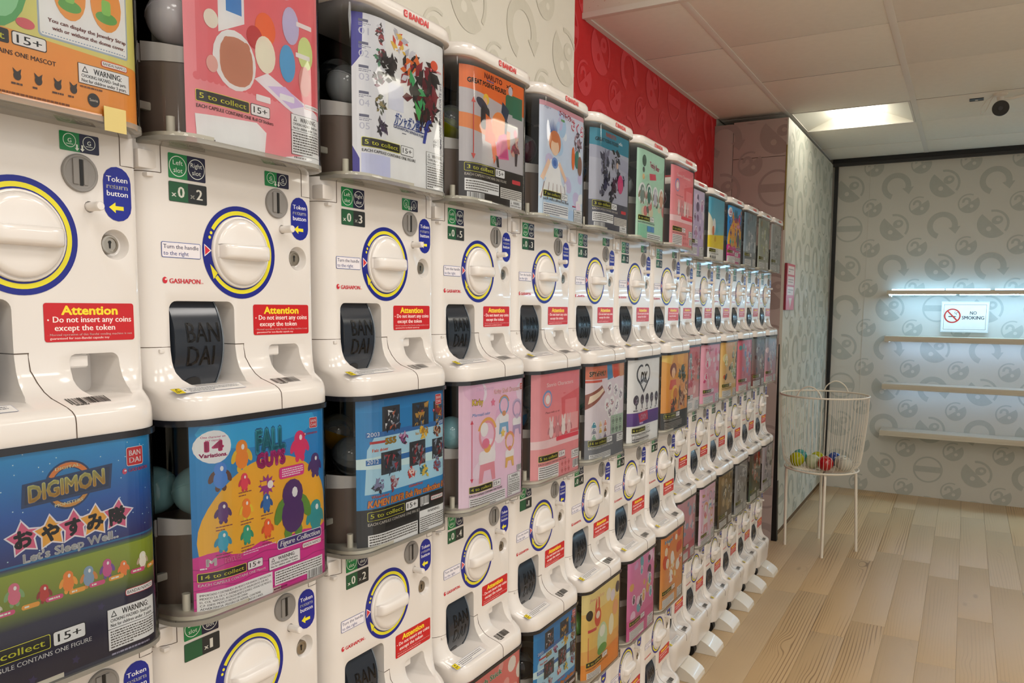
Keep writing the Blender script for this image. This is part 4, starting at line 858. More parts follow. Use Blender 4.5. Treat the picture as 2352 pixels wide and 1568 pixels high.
# ---------------------------------------------------------------- capsules inside the domes
def uvs(bm, r, z0, z1, n=20, mN=9):
    prof_ = []
    for k in range(mN+1):
        a = z0+(z1-z0)*k/mN; prof_.append((max(.0002, r*math.cos(a)), r*math.sin(a)))
    lathe(bm, prof_, n, 'z')
def capsule_meshes(name, col, r, solid=False, clear=.25):
    mt = mat('capsule_'+name, col, .15, spec=.6, coat=.3) if solid else clear_mat('capsule_'+name, col, body=clear, bodycol=col)
    bm = bmesh.new(); uvs(bm, r, -PI/2, -.02); lo = bm_mesh(bm, 'lower_shell', mt, 50)
    bm = bmesh.new(); uvs(bm, r*.995, .02, PI/2); hi = bm_mesh(bm, 'upper_shell', mt if solid or clear >= .5 else M['capclear'], 50)
    bm = bmesh.new(); lathe(bm, [(r*.99,-.0012),(r*1.02,-.0012),(r*1.02,.0012),(r*.99,.0012)], 24, 'z'); ring = bm_mesh(bm, 'seam_ring', mt, 40)
    return hi, lo, ring
def capsule(loc, meshes, toy, rot, label, group):
    t = empty('capsule', loc, label, 'capsule', group); t.rotation_euler = rot
    for n, me in zip(('upper_shell', 'lower_shell', 'seam_ring'), meshes): link(n, me, t)
    if toy: link('toy', toy, t)
    return t
def toy_mesh(col, r, seed):
    R = random.Random(seed); bm = bmesh.new()
    for k in range(4):
        c_ = Vector((R.uniform(-.35, .35), R.uniform(-.35, .35), R.uniform(-.45, .2)))*r
        bmesh.ops.create_icosphere(bm, subdivisions=2, radius=r*R.uniform(.3, .45), matrix=Matrix.Translation(c_))
    return bm_mesh(bm, 'toy', mat('toy_'+col[1:], col, .5), 60)
CR = .032
capdef = {
 'pale grey': ('#d8d4da', True, None), 'clear': ('#dfe6ea', False, '#5a5c60'), 'yellow-green': ('#b4b81c', False, '#8a8c1c'), 'purple': ('#6a2a44', False, '#3a1c28'),
 'blue': ('#1c6c9c', False, '#14405c'), 'amber': ('#b8861c', False, '#5a3a14'), 'red': ('#8a1420', False, '#3a0c10'), 'pale teal': ('#a8dce0', False, '#5ab0b8'),
 'smoke': ('#34383c', False, '#1c1c20'), 'pale blue': ('#8cc4d0', True, None), 'teal': ('#2a8c90', False, '#164c50'), 'sea green': ('#3c8c78', False, '#1c4438'), 'green': ('#5a9c44', True, None)}
capm = {}
for k, (c_, s_, tcol) in capdef.items(): capm[k] = (capsule_meshes(k.replace(' ', '_'), c_, CR, s_, .6 if 'pale' in k else .4), toy_mesh(tcol, CR, len(k)) if tcol else None)
def dome_caps(row, col, lst):
    for i, (kind, u, d, v) in enumerate(lst):
        me, toy = capm[kind]; R = random.Random(row*50+col*3+i)
        desc = POST[(row, col)][1]
        where = ('front', 'rear', 'third')[i]
        capsule((BX(col)+d, CY[col]+u, RZ[row]+v), me, toy, (R.uniform(-.6, .6), R.uniform(-.6, .6), R.uniform(0, 6)),
            '%s%s capsule in the %s-row machine with %s' % ('' if len(lst) == 1 else where+' ', kind, ROWN[row], desc), 'capsules inside the machine domes')
Z0 = .2410+CR-.001
dome_caps(1, 1, [('pale grey', -.086, -.008, Z0+.004)])
dome_caps(1, 2, [('clear', -.078, -.012, Z0), ('smoke', -.042, -.064, Z0+.026)])
dome_caps(1, 3, [('yellow-green', -.087, -.008, Z0), ('red', -.05, -.065, Z0+.005)])
dome_caps(1, 4, [('purple', -.088, -.012, Z0), ('purple', -.03, -.05, Z0)])
dome_caps(1, 5, [('blue', -.090, -.022, Z0), ('amber', -.065, .008, Z0+.062)][:1]+[('amber', -.020, -.012, Z0)])
dome_caps(1, 6, [('clear', -.088, -.012, Z0)])
dome_caps(1, 7, [('red', -.088, -.012, Z0)])
dome_caps(1, 9, [('smoke', -.088, -.012, Z0)])
dome_caps(1, 12, [('red', -.088, -.012, Z0)])
dome_caps(2, 0, [('pale teal', -.08, -.012, Z0)])
dome_caps(2, 1, [('pale teal', -.075, -.005, Z0+.004), ('pale teal', -.095, -.068, Z0)])
dome_caps(2, 2, [('smoke', -.083, -.008, Z0), ('amber', -.05, -.065, Z0+.03)])
dome_caps(2, 3, [('pale blue', -.086, -.006, Z0)])
dome_caps(2, 4, [('blue', -.098, -.022, Z0), ('blue', -.042, -.005, Z0+.035)])
dome_caps(2, 5, [('sea green', -.084, -.010, Z0+.01)])
dome_caps(2, 6, [('teal', -.088, -.012, Z0)])
dome_caps(2, 7, [('sea green', -.088, -.012, Z0)])
dome_caps(2, 11, [('yellow-green', -.088, -.012, Z0)])
dome_caps(3, 4, [('smoke', -.088, -.008, Z0)])
dome_caps(3, 5, [('green', -.086, -.006, Z0)])
dome_caps(3, 7, [('yellow-green', -.088, -.012, Z0)])

# ---------------------------------------------------------------- room shell
CEIL = 2.661; HIGH = 3.15; YB = 6.957; XR = 2.5; YF = -2.6
wallm = mat('wallpaper_cream', '#eeeadd', .55, bump=.05, bscale=200, noise=.03)
redm = mat('wallpaper_red', '#cc1f26', .55, noise=.05)
backm = mat('wallpaper_white', '#cbcac3', .6, noise=.03)
partm = mat('wallpaper_mauve', '#b0a19c', .6, noise=.05)
ceilm = mat('ceiling_tile', '#e9e5da', .85, bump=.35, bscale=900, noise=.04, nscale=30)
barm = mat('ceiling_bar', '#dedad2', .6)
plain = mat('plain_wall', '#d9d2c4', .7)
def slab(name, b, m_, parent=None, st=True, bev=0):
    o = link(name, box_mesh(name, b, m_, bev), parent)
    return struct(o) if st and not parent else o
wl = slab('wall_left', (-1.56, -1.36, YF, 2.841, 0, HIGH+.05), wallm)
slab('red_panel', (-1.56, -1.45, 2.841, 5.13, 0, HIGH), redm, wl)
slab('lower_panel', (-1.56, -1.45, 5.13, YB, 0, HIGH), plain, wl)
wb = slab('wall_back', (-1.56, XR+.1, YB, YB+.1, 0, CEIL+.2), backm)
slab('wall_front', (-1.56, XR+.1, YF-.1, YF, 0, HIGH+.05), plain)

# wallpaper print: split discs, ring arrows, barred rings
def motif(c, kind, x, y, r, col, bg, seed):
    R = random.Random(seed)
    if kind == 'arrow':
        c.arc(x, y, r*.62, r, -15, 250, col, 40); a = math.radians(-15); c.poly([(x+r*.40, y+r*.18), (x+r*1.18, y+r*.06), (x+r*.86, y+r*.62)], col)
    elif kind == 'bar':
        c.arc(x, y, r*.88, r, 0, 360, col, 40).rect(x-r*.92, y-r*.24, x+r*.92, y+r*.2, col)
    else:
        t = 40 if kind == 'split' else 130
        P = [(x+r*math.cos(math.radians(t+k*9)), y-r*math.sin(math.radians(t+k*9))) for k in range(0, 21)]
        if kind == 'split':
            P = [(x+r*math.cos(math.radians(a_)), y-r*math.sin(math.radians(a_))) for a_ in range(135, 316, 9)]; c.poly(P, col); c.arc(x, y, r*.84, r, -35, 100, col, 30).ell(x+r*.25, y-r*.25, r*.36, r*.3, col, -20).ell(x+r*.3, y-r*.28, r*.13, r*.12, bg).ell(x-r*.25, y+r*.35, r*.16, r*.16, bg)
        else:
            P = [(x+r*math.cos(math.radians(a_)), y-r*math.sin(math.radians(a_))) for a_ in range(215, 396, 9)]; c.poly(P, col); c.arc(x, y, r*.86, r, 65, 215, col, 30).arc(x-r*.2, y-r*.2, r*.18, r*.42, -40, 200, col, 18).ell(x+r*.28, y+r*.3, r*.17, r*.17, bg)
def wallpaper(name, parent, w_, h_, fmap, col, bg, ox, oy, clip=None, gx=332, gy=315):
    c = Canvas(); kinds = (('split', 'arrow', 'split', 'arrow'), ('bar', 'split', 'arrow', 'split'), ('split', 'arrow', 'split', 'arrow'), ('arrow', 'split', 'bar', 'split'))
    for j in range(-1, int(h_/gy)+2):
        for i in range(-1, int(w_/gx)+2):
            x, y = ox+i*gx, oy+j*gy
            if -110 < x < w_+110 and -110 < y < h_+110: motif(c, kinds[j % 4][i % 4], x, y, 104, col, bg, i*7+j)
            x += gx/2; y += gy/2
            if -80 < x < w_+80 and -80 < y < h_+80: motif(c, 'small', x, y, 72, col, bg, i*5+j*3)
    o = link(name, c.mesh(name, fmap, M['wallprint'], clip=clip or (0, 0, w_, h_), step=1e-6), parent); return o
X0 = -.985
wallpaper('wallpaper_print', wb, 3450, 2600, lambda x, y, l: Vector((X0+x/1000, YB-.0012-l, 2.6-y/1000)), '#b2b5af', '#cbcac3', 120, 175)
wallpaper('wallpaper_print', wl, 5400, 3150, lambda x, y, l: Vector((-1.3588+l, -2.56+x/1000, 3.15-y/1000)), '#e0dccd', '#eeeadd', 10, 120, clip=(0, 0, 5400, 2000))
wallpaper('wallpaper_print', wl, 2285, 3000, lambda x, y, l: Vector((-1.4488+l, 2.845+x/1000, 3.1-y/1000)), '#d8434a', '#cc1f26', 120, 200, clip=(0, 300, 2255, 2400))

# partition at the end of the row
pt = struct(empty('wall_partition', (-1.0, 5.10, 0)))
def pbox(name, b, m_, bev=0): 
    o = link(name, box_mesh(name, tuple(v-q for v, q in zip(b, (-1, -1, 5.1, 5.1, 0, 0))), m_, bev), pt); return o
pbox('panel', (-1.449, -1.332, 5.10, 5.14, .0, 2.613), partm, .001)
pbox('panel', (-1.329, -1.006, 5.10, 5.14, 2.398, 2.622), partm, .001)
pbox('panel', (-1.329, -1.006, 5.10, 5.14, .0, 2.395), partm, .001)
bm = bmesh.new(); v = [bm.verts.new((x-(-1.0), y-5.1, z)) for x, y, z in ((-.978,5.104,.055),(-.978,6.93,.055),(-1.000,6.93,2.622),(-1.000,5.104,2.622),(-.996,5.104,.055),(-.996,6.93,.055),(-1.016,6.93,2.622),(-1.016,5.104,2.622))]
for q in ((0,1,2,3),(4,7,6,5),(0,3,7,4),(1,5,6,2),(0,4,5,1),(3,2,6,7)): bm.faces.new([v[i] for i in q])
side = link('side_panel', bm_mesh(bm, 'side_panel', mat('wallpaper_side', '#cfd0c4', .45, noise=.04)), pt)
pbox('dark_core', (-1.40, -1.0165, 5.14, 6.90, .0, 2.60), M['dark'])
bm = bmesh.new(); v = [bm.verts.new((x+1, y-5.1, z)) for x, y, z in ((-1.006,5.101,0),(-.972,5.101,0),(-1.0005,5.101,1.25),(-1.006,5.101,1.25),(-1.006,5.14,0),(-.972,5.14,0),(-1.0005,5.14,1.25),(-1.006,5.14,1.25))]
for q in ((0,1,2,3),(4,7,6,5),(0,3,7,4),(1,5,6,2),(0,4,5,1),(3,2,6,7)): bm.faces.new([v[i] for i in q])
link('edge_gap', bm_mesh(bm, 'edge_gap', M['black']), pt)
pbox('edge_strip', (-1.0065, -1.0012, 5.097, 5.104, 1.95, 2.46), mat('edge_yellow', '#8a7c34', .6))
pbox('baseboard', (-1.012, -.996, 5.145, 6.95, 0, .055), mat('baseboard_brown', '#6a5236', .6))
c = Canvas(); 
for j in range(-1, 10):
    for i in range(0, 7):
        motif(c, ('split', 'arrow', 'bar', 'arrow')[(i+2*j) % 4], 120+i*332, 160+j*315, 104, '#b4b8ac', '#cfd0c4', i); motif(c, 'small', 286+i*332, 318+j*315, 72, '#b4b8ac', '#cfd0c4', i)
def side_map(x, y, l): z = 2.61-y/1000; return Vector((.0008+(-1.000+(2.622-z)/2.567*.022)+1+l, .008+x/1000, z))
link('wallpaper_print', c.mesh('wallpaper_print', side_map, M['wallprint'], clip=(0, 0, 1815, 2550), step=1e-6), pt)
c = Canvas()
for j in range(-1, 9):
    for i in range(0, 3): motif(c, ('arrow', 'split', 'bar')[(i+j) % 3], 60+i*332, 90+j*315, 112, '#9d8f8b', '#b0a19c', i); motif(c, 'small', 226+i*332, 247+j*315, 76, '#9d8f8b', '#b0a19c', i)
link('wallpaper_print', c.mesh('wallpaper_print', lambda x, y, l: Vector((-.448+x/1000, -.0008-l, 2.61-y/1000)), M['wallprint'], clip=(0, 0, 440, 2600), step=1e-6), pt)
# black trims
def quadbox(name, P, m_, y0, y1):
    bm = bmesh.new(); A = [bm.verts.new((x, y0, z)) for x, z in P]; B = [bm.verts.new((x, y1, z)) for x, z in P]; n = len(P)
    for i in range(n): bm.faces.new((A[i], A[(i+1) % n], B[(i+1) % n], B[i]))
    bm.faces.new(A); bm.faces.new(B[::-1]); return struct(link(name, bm_mesh(bm, name, m_)))
quadbox('trim_1', [(-.985,2.605),(-.958,2.605),(-.951,1.0),(-.9545,.0),(-.966,.0),(-.978,1.0)], M['black'], 6.93, 6.955)
slab('trim_2', (-1.0, XR, 6.925, 6.956, 2.606, 2.648), mat('trim_charcoal', '#2c2c2e', .5))
slab('trim_3', (-1.0, XR, 6.918, 6.925, 2.630, 2.661), M['black'])
slab('panel_joint', (-.7255, -.7215, YB-.003, YB, 0, 2.605), mat('joint_grey', '#c4c2ba', .4), wb)

# ceiling: tiles in bars, one opening for the light
cl = slab('ceiling', (-1.56, XR+.1, 3.135, YB+.1, CEIL+.085, CEIL+.1), M['dark'])
xs = [-1.45, -1.03, -.335, .36, 1.055, 1.75, XR]; ys = [3.135, 3.775, 4.43, 5.195, 5.785, 6.44, 6.93]
tile_cache = {}; LIT = ((1, 3), (4, 0), (4, 2))
R = random.Random(3)
for i in range(6):
    for j in range(6):
        if (i, j) in LIT: continue
        x0, x1, y0, y1 = xs[i]+.012, xs[i+1]-.012, ys[j]+.0022, ys[j+1]-.0045
        sag = R.uniform(0, .0022)
        k = (round(x1-x0, 3), round(y1-y0, 3))
        if k not in tile_cache: tile_cache[k] = box_mesh('tile', (0, x1-x0, 0, y1-y0, 0, .01), ceilm, .0012)
        if j: link('joint', box_mesh('joint', (x0, x1, ys[j]-.0055, ys[j]+.0035, CEIL+.0035, CEIL+.009), M['dark']), cl)
        o = link('tile', tile_cache[k], cl); o.location = (x0, y0, CEIL+.002-sag); o.rotation_euler = (R.uniform(-.0015, .0015), R.uniform(-.0015, .0015), 0)
for x in xs[1:-1]:
    o = link('ceiling_bar', box_mesh('ceiling_bar', (-.015, .015, 0, ys[-1]-3.135, 0, .012), barm, .001), cl); o.location = (x, 3.135, CEIL-.001)
link('wall_angle', box_mesh('wall_angle', (-1.449, -1.425, 3.135, 5.10, CEIL-.004, CEIL+.004), barm), cl)
fs = slab('trim_4', (-1.449, XR, 3.105, 3.135, CEIL-.002, HIGH), mat('fascia_white', '#dcd4c8', .7, bump=.1, bscale=400))
slab('corner_bead', (-1.449, XR, 3.098, 3.108, CEIL-.005, CEIL+.018), barm, fs)
spk = Canvas(); R = random.Random(9)
for _ in range(900): spk.ell(R.uniform(0, 1500), R.uniform(0, 430), R.uniform(1, 2.6), R.uniform(1, 2.6), '#c09a8c', n=5)
link('speckle_print', spk.mesh('speckle_print', lambda x, y, l: Vector((-1.42+x/1000, 3.1042, CEIL+.03+y/1000)), M['wallprint'], step=0), fs)
slab('wall_light_block', (XR, XR+.1, 3.105, YB, 0, HIGH+.05), plain)  # added unseen wall, shuts ambient light out of the back of the room
hc = slab('ceiling_high', (-1.56, XR+.1, YF-.1, 3.135, HIGH, HIGH+.05), mat('high_ceiling', '#d4cdc0', .85)); hc['kind'] = 'structure'

def frame_mesh(hx, hy, e, z0, z1, m_):
    bm = bmesh.new(); R4 = []
    for (a, b, z) in ((hx, hy, z0), (hx, hy, z1), (hx-e, hy-e, z1), (hx-e, hy-e, z0)): R4.append([bm.verts.new(p) for p in ((-a,-b,z),(a,-b,z),(a,b,z),(-a,b,z))])
    for A, B in zip(R4, R4[1:]+R4[:1]):
        for k in range(4): bm.faces.new((A[k], A[(k+1) % 4], B[(k+1) % 4], B[k]))
    return bm_mesh(bm, 'frame', m_)
# recessed light fittings
lampm = mat('lamp_diffuser', '#ffffff', .4, emit='#fff8ea', es=LAMP_LOW)
lamph = mat('lamp_panel', '#ffffff', .4, emit='#fbf5ee', es=LAMP_HIGH)
reflm = mat('lamp_reflector', '#e9e8dc', .35)
def troffer(x0, x1, y0, y1, z, label, lm, grp):
    t = empty('ceiling_light', ((x0+x1)/2, (y0+y1)/2, z), label, 'ceiling light', grp)
    hw, hl = (x1-x0)/2-.004, (y1-y0)/2-.004; bm = bmesh.new(); a, b, h = .155, hl-.03, .07
    O = [bm.verts.new(p) for p in ((-hw,-hl,0),(hw,-hl,0),(hw,hl,0),(-hw,hl,0))]; I = [bm.verts.new(p) for p in ((-a,-b,h),(a,-b,h),(a,b,h),(-a,b,h))]
    for k in range(4): bm.faces.new((O[k], O[(k+1) % 4], I[(k+1) % 4], I[k]))
    bm.faces.new(I); link('reflector', bm_mesh(bm, 'reflector', reflm), t)
    bm = bmesh.new(); rows = []
    for k in range(13):
        a_ = PI*k/12; xx = -.145*math.cos(a_); zz = h-.004-.052*math.sin(a_)**.8; rows.append([bm.verts.new((xx, y, zz)) for y in (-b+.04, b-.04)])
    for A, B in zip(rows, rows[1:]): bm.faces.new((A[0], B[0], B[1], A[1]))
    bm.faces.new([r_[0] for r_ in rows]); bm.faces.new([r_[1] for r_ in rows][::-1])
    link('diffuser', bm_mesh(bm, 'diffuser', lm, 50), t)
    link('frame', frame_mesh(hw, hl, .012, -.003, .001, barm), t); return t
troffer(xs[1]+.012, xs[2]-.012, ys[3], ys[4], CEIL+.002, 'lit recessed ceiling light above the wire basket', lampm, None)
for (i, j), nm in zip(LIT[1:], ('beside the step up to the high ceiling', 'in the middle of the room')):
    troffer(xs[i]+.012, xs[i+1]-.012, ys[j], ys[j+1], CEIL+.002, 'recessed light in the lower ceiling, '+nm, lampm, None)
def panel_light(x, y, i):
    t = empty('panel_light', (x, y, HIGH), 'square light panel in the high ceiling, number %s from the entrance' % ('one','two','three','four','five','six','seven','eight')[i], 'ceiling light', 'light panels in the high ceiling')
    link('diffuser', box_mesh('diffuser', (-.29, .29, -.29, .29, -.012, -.004), lamph), t)
    link('frame', frame_mesh(.31, .31, .02, -.018, 0, barm), t)
for i, (x, y) in enumerate(((.5,-1.5),(1.9,-1.5),(.5,-.2),(1.9,-.2),(.5,1.1),(1.9,1.1),(.5,2.4),(1.9,2.4))): panel_light(x, y, i)

# floor planks
def plankmat(name, c1, c2, strength):
    m_ = bpy.data.materials.new(name); m_.use_nodes = True; nt = m_.node_tree; b = nt.nodes['Principled BSDF']; L = nt.links.new
    tc = nt.nodes.new('ShaderNodeTexCoord'); oi = nt.nodes.new('ShaderNodeObjectInfo'); mp = nt.nodes.new('ShaderNodeMapping'); mp.inputs['Scale'].default_value = (1, .11, 1)
    va = nt.nodes.new('ShaderNodeVectorMath'); va.operation = 'ADD'; cb = nt.nodes.new('ShaderNodeCombineXYZ'); mu = nt.nodes.new('ShaderNodeMath'); mu.operation = 'MULTIPLY'; mu.inputs[1].default_value = 37
    L(oi.outputs['Random'], mu.inputs[0]); L(mu.outputs[0], cb.inputs[0]); L(mu.outputs[0], cb.inputs[1]); L(tc.outputs['Object'], va.inputs[0]); L(cb.outputs[0], va.inputs[1]); L(va.outputs[0], mp.inputs[0])
    n1 = nt.nodes.new('ShaderNodeTexNoise'); n1.inputs['Scale'].default_value = 7; n1.inputs['Detail'].default_value = 1.5; L(mp.outputs[0], n1.inputs['Vector'])
    sx = nt.nodes.new('ShaderNodeSeparateXYZ'); L(va.outputs[0], sx.inputs[0])
    vo = nt.nodes.new('ShaderNodeTexVoronoi'); vo.inputs['Scale'].default_value = 3.6; mp2 = nt.nodes.new('ShaderNodeMapping'); mp2.inputs['Scale'].default_value = (1.3, .42, 0); L(va.outputs[0], mp2.inputs[0]); L(mp2.outputs[0], vo.inputs['Vector'])
    k1_ = nt.nodes.new('ShaderNodeMapRange'); k1_.inputs[1].default_value = .07; k1_.inputs[2].default_value = .03; L(vo.outputs['Distance'], k1_.inputs[0])
    kd = nt.nodes.new('ShaderNodeMapRange'); kd.interpolation_type = 'SMOOTHERSTEP'; kd.inputs[1].default_value = .30; kd.inputs[2].default_value = .0; kd.inputs[3].default_value = 0; kd.inputs[4].default_value = 26; L(vo.outputs['Distance'], kd.inputs[0])
    w1 = nt.nodes.new('ShaderNodeMath'); w1.operation = 'MULTIPLY'; w1.inputs[1].default_value = 430; L(sx.outputs[0], w1.inputs[0])
    w2_ = nt.nodes.new('ShaderNodeMath'); w2_.operation = 'MULTIPLY_ADD'; w2_.inputs[1].default_value = 26; L(n1.outputs['Fac'], w2_.inputs[0]); L(w1.outputs[0], w2_.inputs[2])
    w3_ = nt.nodes.new('ShaderNodeMath'); w3_.operation = 'ADD'; L(w2_.outputs[0], w3_.inputs[0]); L(kd.outputs[0], w3_.inputs[1])
    sn = nt.nodes.new('ShaderNodeMath'); sn.operation = 'SINE'; L(w3_.outputs[0], sn.inputs[0])
    n4 = nt.nodes.new('ShaderNodeTexNoise'); n4.inputs['Scale'].default_value = 9; L(mp.outputs[0], n4.inputs['Vector'])
    r4 = nt.nodes.new('ShaderNodeMapRange'); r4.inputs[1].default_value = .42; r4.inputs[2].default_value = .6; L(n4.outputs['Fac'], r4.inputs[0])
    r1_ = nt.nodes.new('ShaderNodeMapRange'); r1_.inputs[1].default_value = .45; r1_.inputs[2].default_value = 1; L(sn.outputs[0], r1_.inputs[0])
    r1 = nt.nodes.new('ShaderNodeMath'); r1.operation = 'MULTIPLY'; L(r1_.outputs[0], r1.inputs[0]); L(r4.outputs[0], r1.inputs[1])
    mm = nt.nodes.new('ShaderNodeMath'); mm.operation = 'MULTIPLY'; mm.inputs[1].default_value = strength; L(r1.outputs[0], mm.inputs[0])
    ad = nt.nodes.new('ShaderNodeMath'); ad.operation = 'ADD'; ad.use_clamp = True; km = nt.nodes.new('ShaderNodeMath'); km.operation = 'MULTIPLY'; km.inputs[1].default_value = .5; L(k1_.outputs[0], km.inputs[0]); L(mm.outputs[0], ad.inputs[0]); L(km.outputs[0], ad.inputs[1])
    mx = nt.nodes.new('ShaderNodeMix'); mx.data_type = 'RGBA'; mx.inputs[6].default_value = (*lin(c1), 1); mx.inputs[7].default_value = (*lin(c2), 1); L(ad.outputs[0], mx.inputs[0])
    n3 = nt.nodes.new('ShaderNodeTexNoise'); n3.inputs['Scale'].default_value = 60; L(mp.outputs[0], n3.inputs['Vector'])
    hs = nt.nodes.new('ShaderNodeHueSaturation'); mr = nt.nodes.new('ShaderNodeMapRange'); mr.inputs[3].default_value = .94; mr.inputs[4].default_value = 1.05
    a2 = nt.nodes.new('ShaderNodeMath'); a2.operation = 'MULTIPLY_ADD'; a2.inputs[1].default_value = .35; L(n3.outputs['Fac'], a2.inputs[0]); m5 = nt.nodes.new('ShaderNodeMath'); m5.operation = 'MULTIPLY'; m5.inputs[1].default_value = .65; L(oi.outputs['Random'], m5.inputs[0]); L(m5.outputs[0], a2.inputs[2])
    L(a2.outputs[0], mr.inputs[0]); L(mr.outputs[0], hs.inputs['Value']); L(mx.outputs[2], hs.inputs['Color']); L(hs.outputs[0], b.inputs['Base Color'])
    b.inputs['Roughness'].default_value = .42; b.inputs['Specular IOR Level'].default_value = .4
    return m_
pk1 = plankmat('pine_strong', '#c6a87e', '#80603c', .85); pk2 = plankmat('pine_soft', '#c6ac88', '#957b5e', .25)
fl = slab('floor', (-1.56, XR+.1, YF-.1, YB+.1, -.05, -.006), M['dark'])
R = random.Random(11); pw = .146; pm = {}
for L_ in (1.25, .9, .6):
    for s_ in (0, 1): pm[(L_, s_)] = box_mesh('plank', (.0003, pw-.0003, .0003, L_-.0003, -.006, 0), (pk1 if s_ else pk2), .0004)
x = -1.42; i = 0
while x < XR-.02:
    y = -.9-R.uniform(0, .8) if x > -1.0 else 2.6
    while y < YB-.02:
        L_ = R.choice((1.25, 1.25, .9)); 
        if x < -1.0: L_ = 1.25
        st = 1 if (-.80 < x < -.42 and R.random() < .85) or R.random() < .06 else 0
        me = pm[(L_, st)]
        if y+L_ > YB: y1 = YB; me = box_mesh('plank', (.0006, pw-.0006, .0006, YB-y-.001, -.006, 0), (pk1 if st else pk2), .0005)
        o = link('plank', me, fl); o.location = (x, y, 0); y += L_
    x += pw; i += 1

# ---------------------------------------------------------------- shelves and their lights on the back wall
shm = mat('shelf_front', '#c8c0b0', .5, noise=.12, nscale=3.2)
ledm = mat('led_strip', '#ffffff', .4, emit='#a4dcff', es=LAMP_LED); tubem = mat('led_tube', '#ffffff', .4, emit='#a8dcff', es=46)
names = {1.602:'top', 1.252:'second', .882:'third', .518:'lowest'}
for z, nm in names.items():
    t = empty('wall_shelf', (.9, YB, z), '%s white shelf on the patterned back wall%s' % (nm, ', lit above and below by light strips' if nm == 'top' else ''), 'shelf', 'shelves on the back wall')
    link('shelf_board', box_mesh('shelf_board', (-1.445, 1.45, -.205, -.002, -.016, .014), shm, .001), t)
    if nm != 'top': link('shelf_lip', box_mesh('shelf_lip', (-1.445, 1.45, -.205, -.191, -.027, -.016), shm, .001), t)
    link('shelf_bracket', box_mesh('shelf_bracket', (-1.43, -1.415, -.19, -.002, -.035, -.016), barm), t)
t = empty('light_strip', (.9, YB-.06, 1.616), 'bluish light strip glowing on top of the top shelf', 'light strip', None)
for a_, b_ in ((-1.42,-1.06),(-1.05,-.76),(-.73,-.40),(-.37,.02),(.05,.5),(.53,1.0),(1.03,1.42)): link('tube', box_mesh('tube', (a_, b_, -.012, .012, .0, .014), ledm, .003), t)
t = empty('light_strip', (.9, YB-.180, 1.586), 'white light tube under the front of the top shelf', 'light strip', None)
for a_, b_ in ((-1.43,-.98),(-.955,1.42)): link('tube', box_mesh('tube', (a_, b_, -.012, .012, -.006, 0), tubem, .002), t)

ledw = mat('led_strip_dim', '#ffffff', .4, emit='#b4d8ff', es=20)
for z_, nm, es_ in ((1.236, 'second', 1), (.866, 'third', .5)):
    t = empty('light_strip', (.9, YB-.11, z_), 'bluish light strip hidden under the %s shelf' % nm, 'light strip')
    link('tube', box_mesh('tube', (-1.40, 1.40, -.012*es_, .012*es_, -.004, 0), ledw, .002), t)

# no-smoking sign
t = empty('no_smoking_sign', (-.015, YB-.012, 1.305), 'white no smoking sign with a red ring on the shelved wall', 'sign')
link('holder', box_mesh('holder', (-.158, .158, -.012, .012, -.004, .228), mat('acrylic', '#dfe6e6', .15, spec=.6), .002), t)
c = Canvas().rect(0, 0, 304, 214, '#eceeea').rect(12, 12, 292, 202, '#3a4a48').rect(14, 14, 290, 200, '#eceeea')
c.ell(70, 98, 38, 33, '#eceeea').rect(44, 100, 96, 107, '#161616').rect(88, 100, 94, 107, '#8a8a88').arc(104, 82, 8, 11, 0, 250, '#33383a', 16).arc(92, 74, 6, 9, 90, 300, '#33383a', 14).arc(70, 98, 46, 56, 0, 360, '#c4382e', 44, ky=.98)
c.poly([(34,66),(41,59),(106,130),(99,137)], '#c4382e')
c.text('NO', 208, 88, 25, '#1c2426', w=44, bold=.02, align='c').text('SMOKING', 134, 124, 25, '#1c2426', w=146, bold=.02)
link('sign_print', c.mesh('sign_print', lambda x, y, l: Vector((-.152+x/1000, -.0128-l, .219-y/1000)), M['print'], step=1e-4), t)

# pink sign on the partition
t = empty('direction_sign', (-.990, 5.112, 1.462), 'pink sign with three white notes and a white arrow on the partition edge', 'sign')
link('board', box_mesh('board', (0, .014, 0, .26, 0, .288), mat('sign_edge', '#8a2c3c', .5), .001), t)
c = Canvas().rect(0, 0, 258, 286, '#cf5a70')
for k in range(3): c.rrect(30, 14+k*64, 232, 66+k*64, 4, '#e6dcdc').bars(50, 26+k*64, 215, 56+k*64, 2, '#8a7478', .4, k)
c.poly([(80,212),(184,212),(132,276)], '#eae0e0')
link('sign_print', c.mesh('sign_print', lambda x, y, l: Vector((.0146+l, .001+x/1000, .287-y/1000)), M['print']), t)

# security camera
t = empty('security_camera', (.094, 5.255, CEIL), 'small white security camera with a black round face under the ceiling', 'camera')
wc = mat('camera_white', '#dedad0', .35)
bm = bmesh.new(); lathe(bm, [(.036,0),(.036,-.008),(.030,-.014),(.018,-.018),(.014,-.045),(.0005,-.046)], 24, 'z'); link('mount', bm_mesh(bm, 'mount', wc, 40), t)
ctr = Vector((.004, -.02, -.083)); dirv = (Vector((.0, 0, H+.3))-Vector((.094, 5.255, CEIL))).normalized()
bm = bmesh.new(); q = ctr-dirv*.045; add_cyl(bm, q, ctr+dirv*.012, .034, .042, 28); add_cyl(bm, q-dirv*.012, q, .022, .034, 28); link('housing', bm_mesh(bm, 'housing', wc, 40), t)
bm = bmesh.new(); add_cyl(bm, ctr+dirv*.012, ctr+dirv*.016, .0415, .040, 28); fo = link('face_plate', bm_mesh(bm, 'face_plate', mat('camera_black', '#0a0a0c', .15), 40), t)
bm = bmesh.new(); add_cyl(bm, ctr+dirv*.016, ctr+dirv*.018, .013, .012, 20); link('lens', bm_mesh(bm, 'lens', mat('lens_glass', '#2c3038', .05), 40), t)
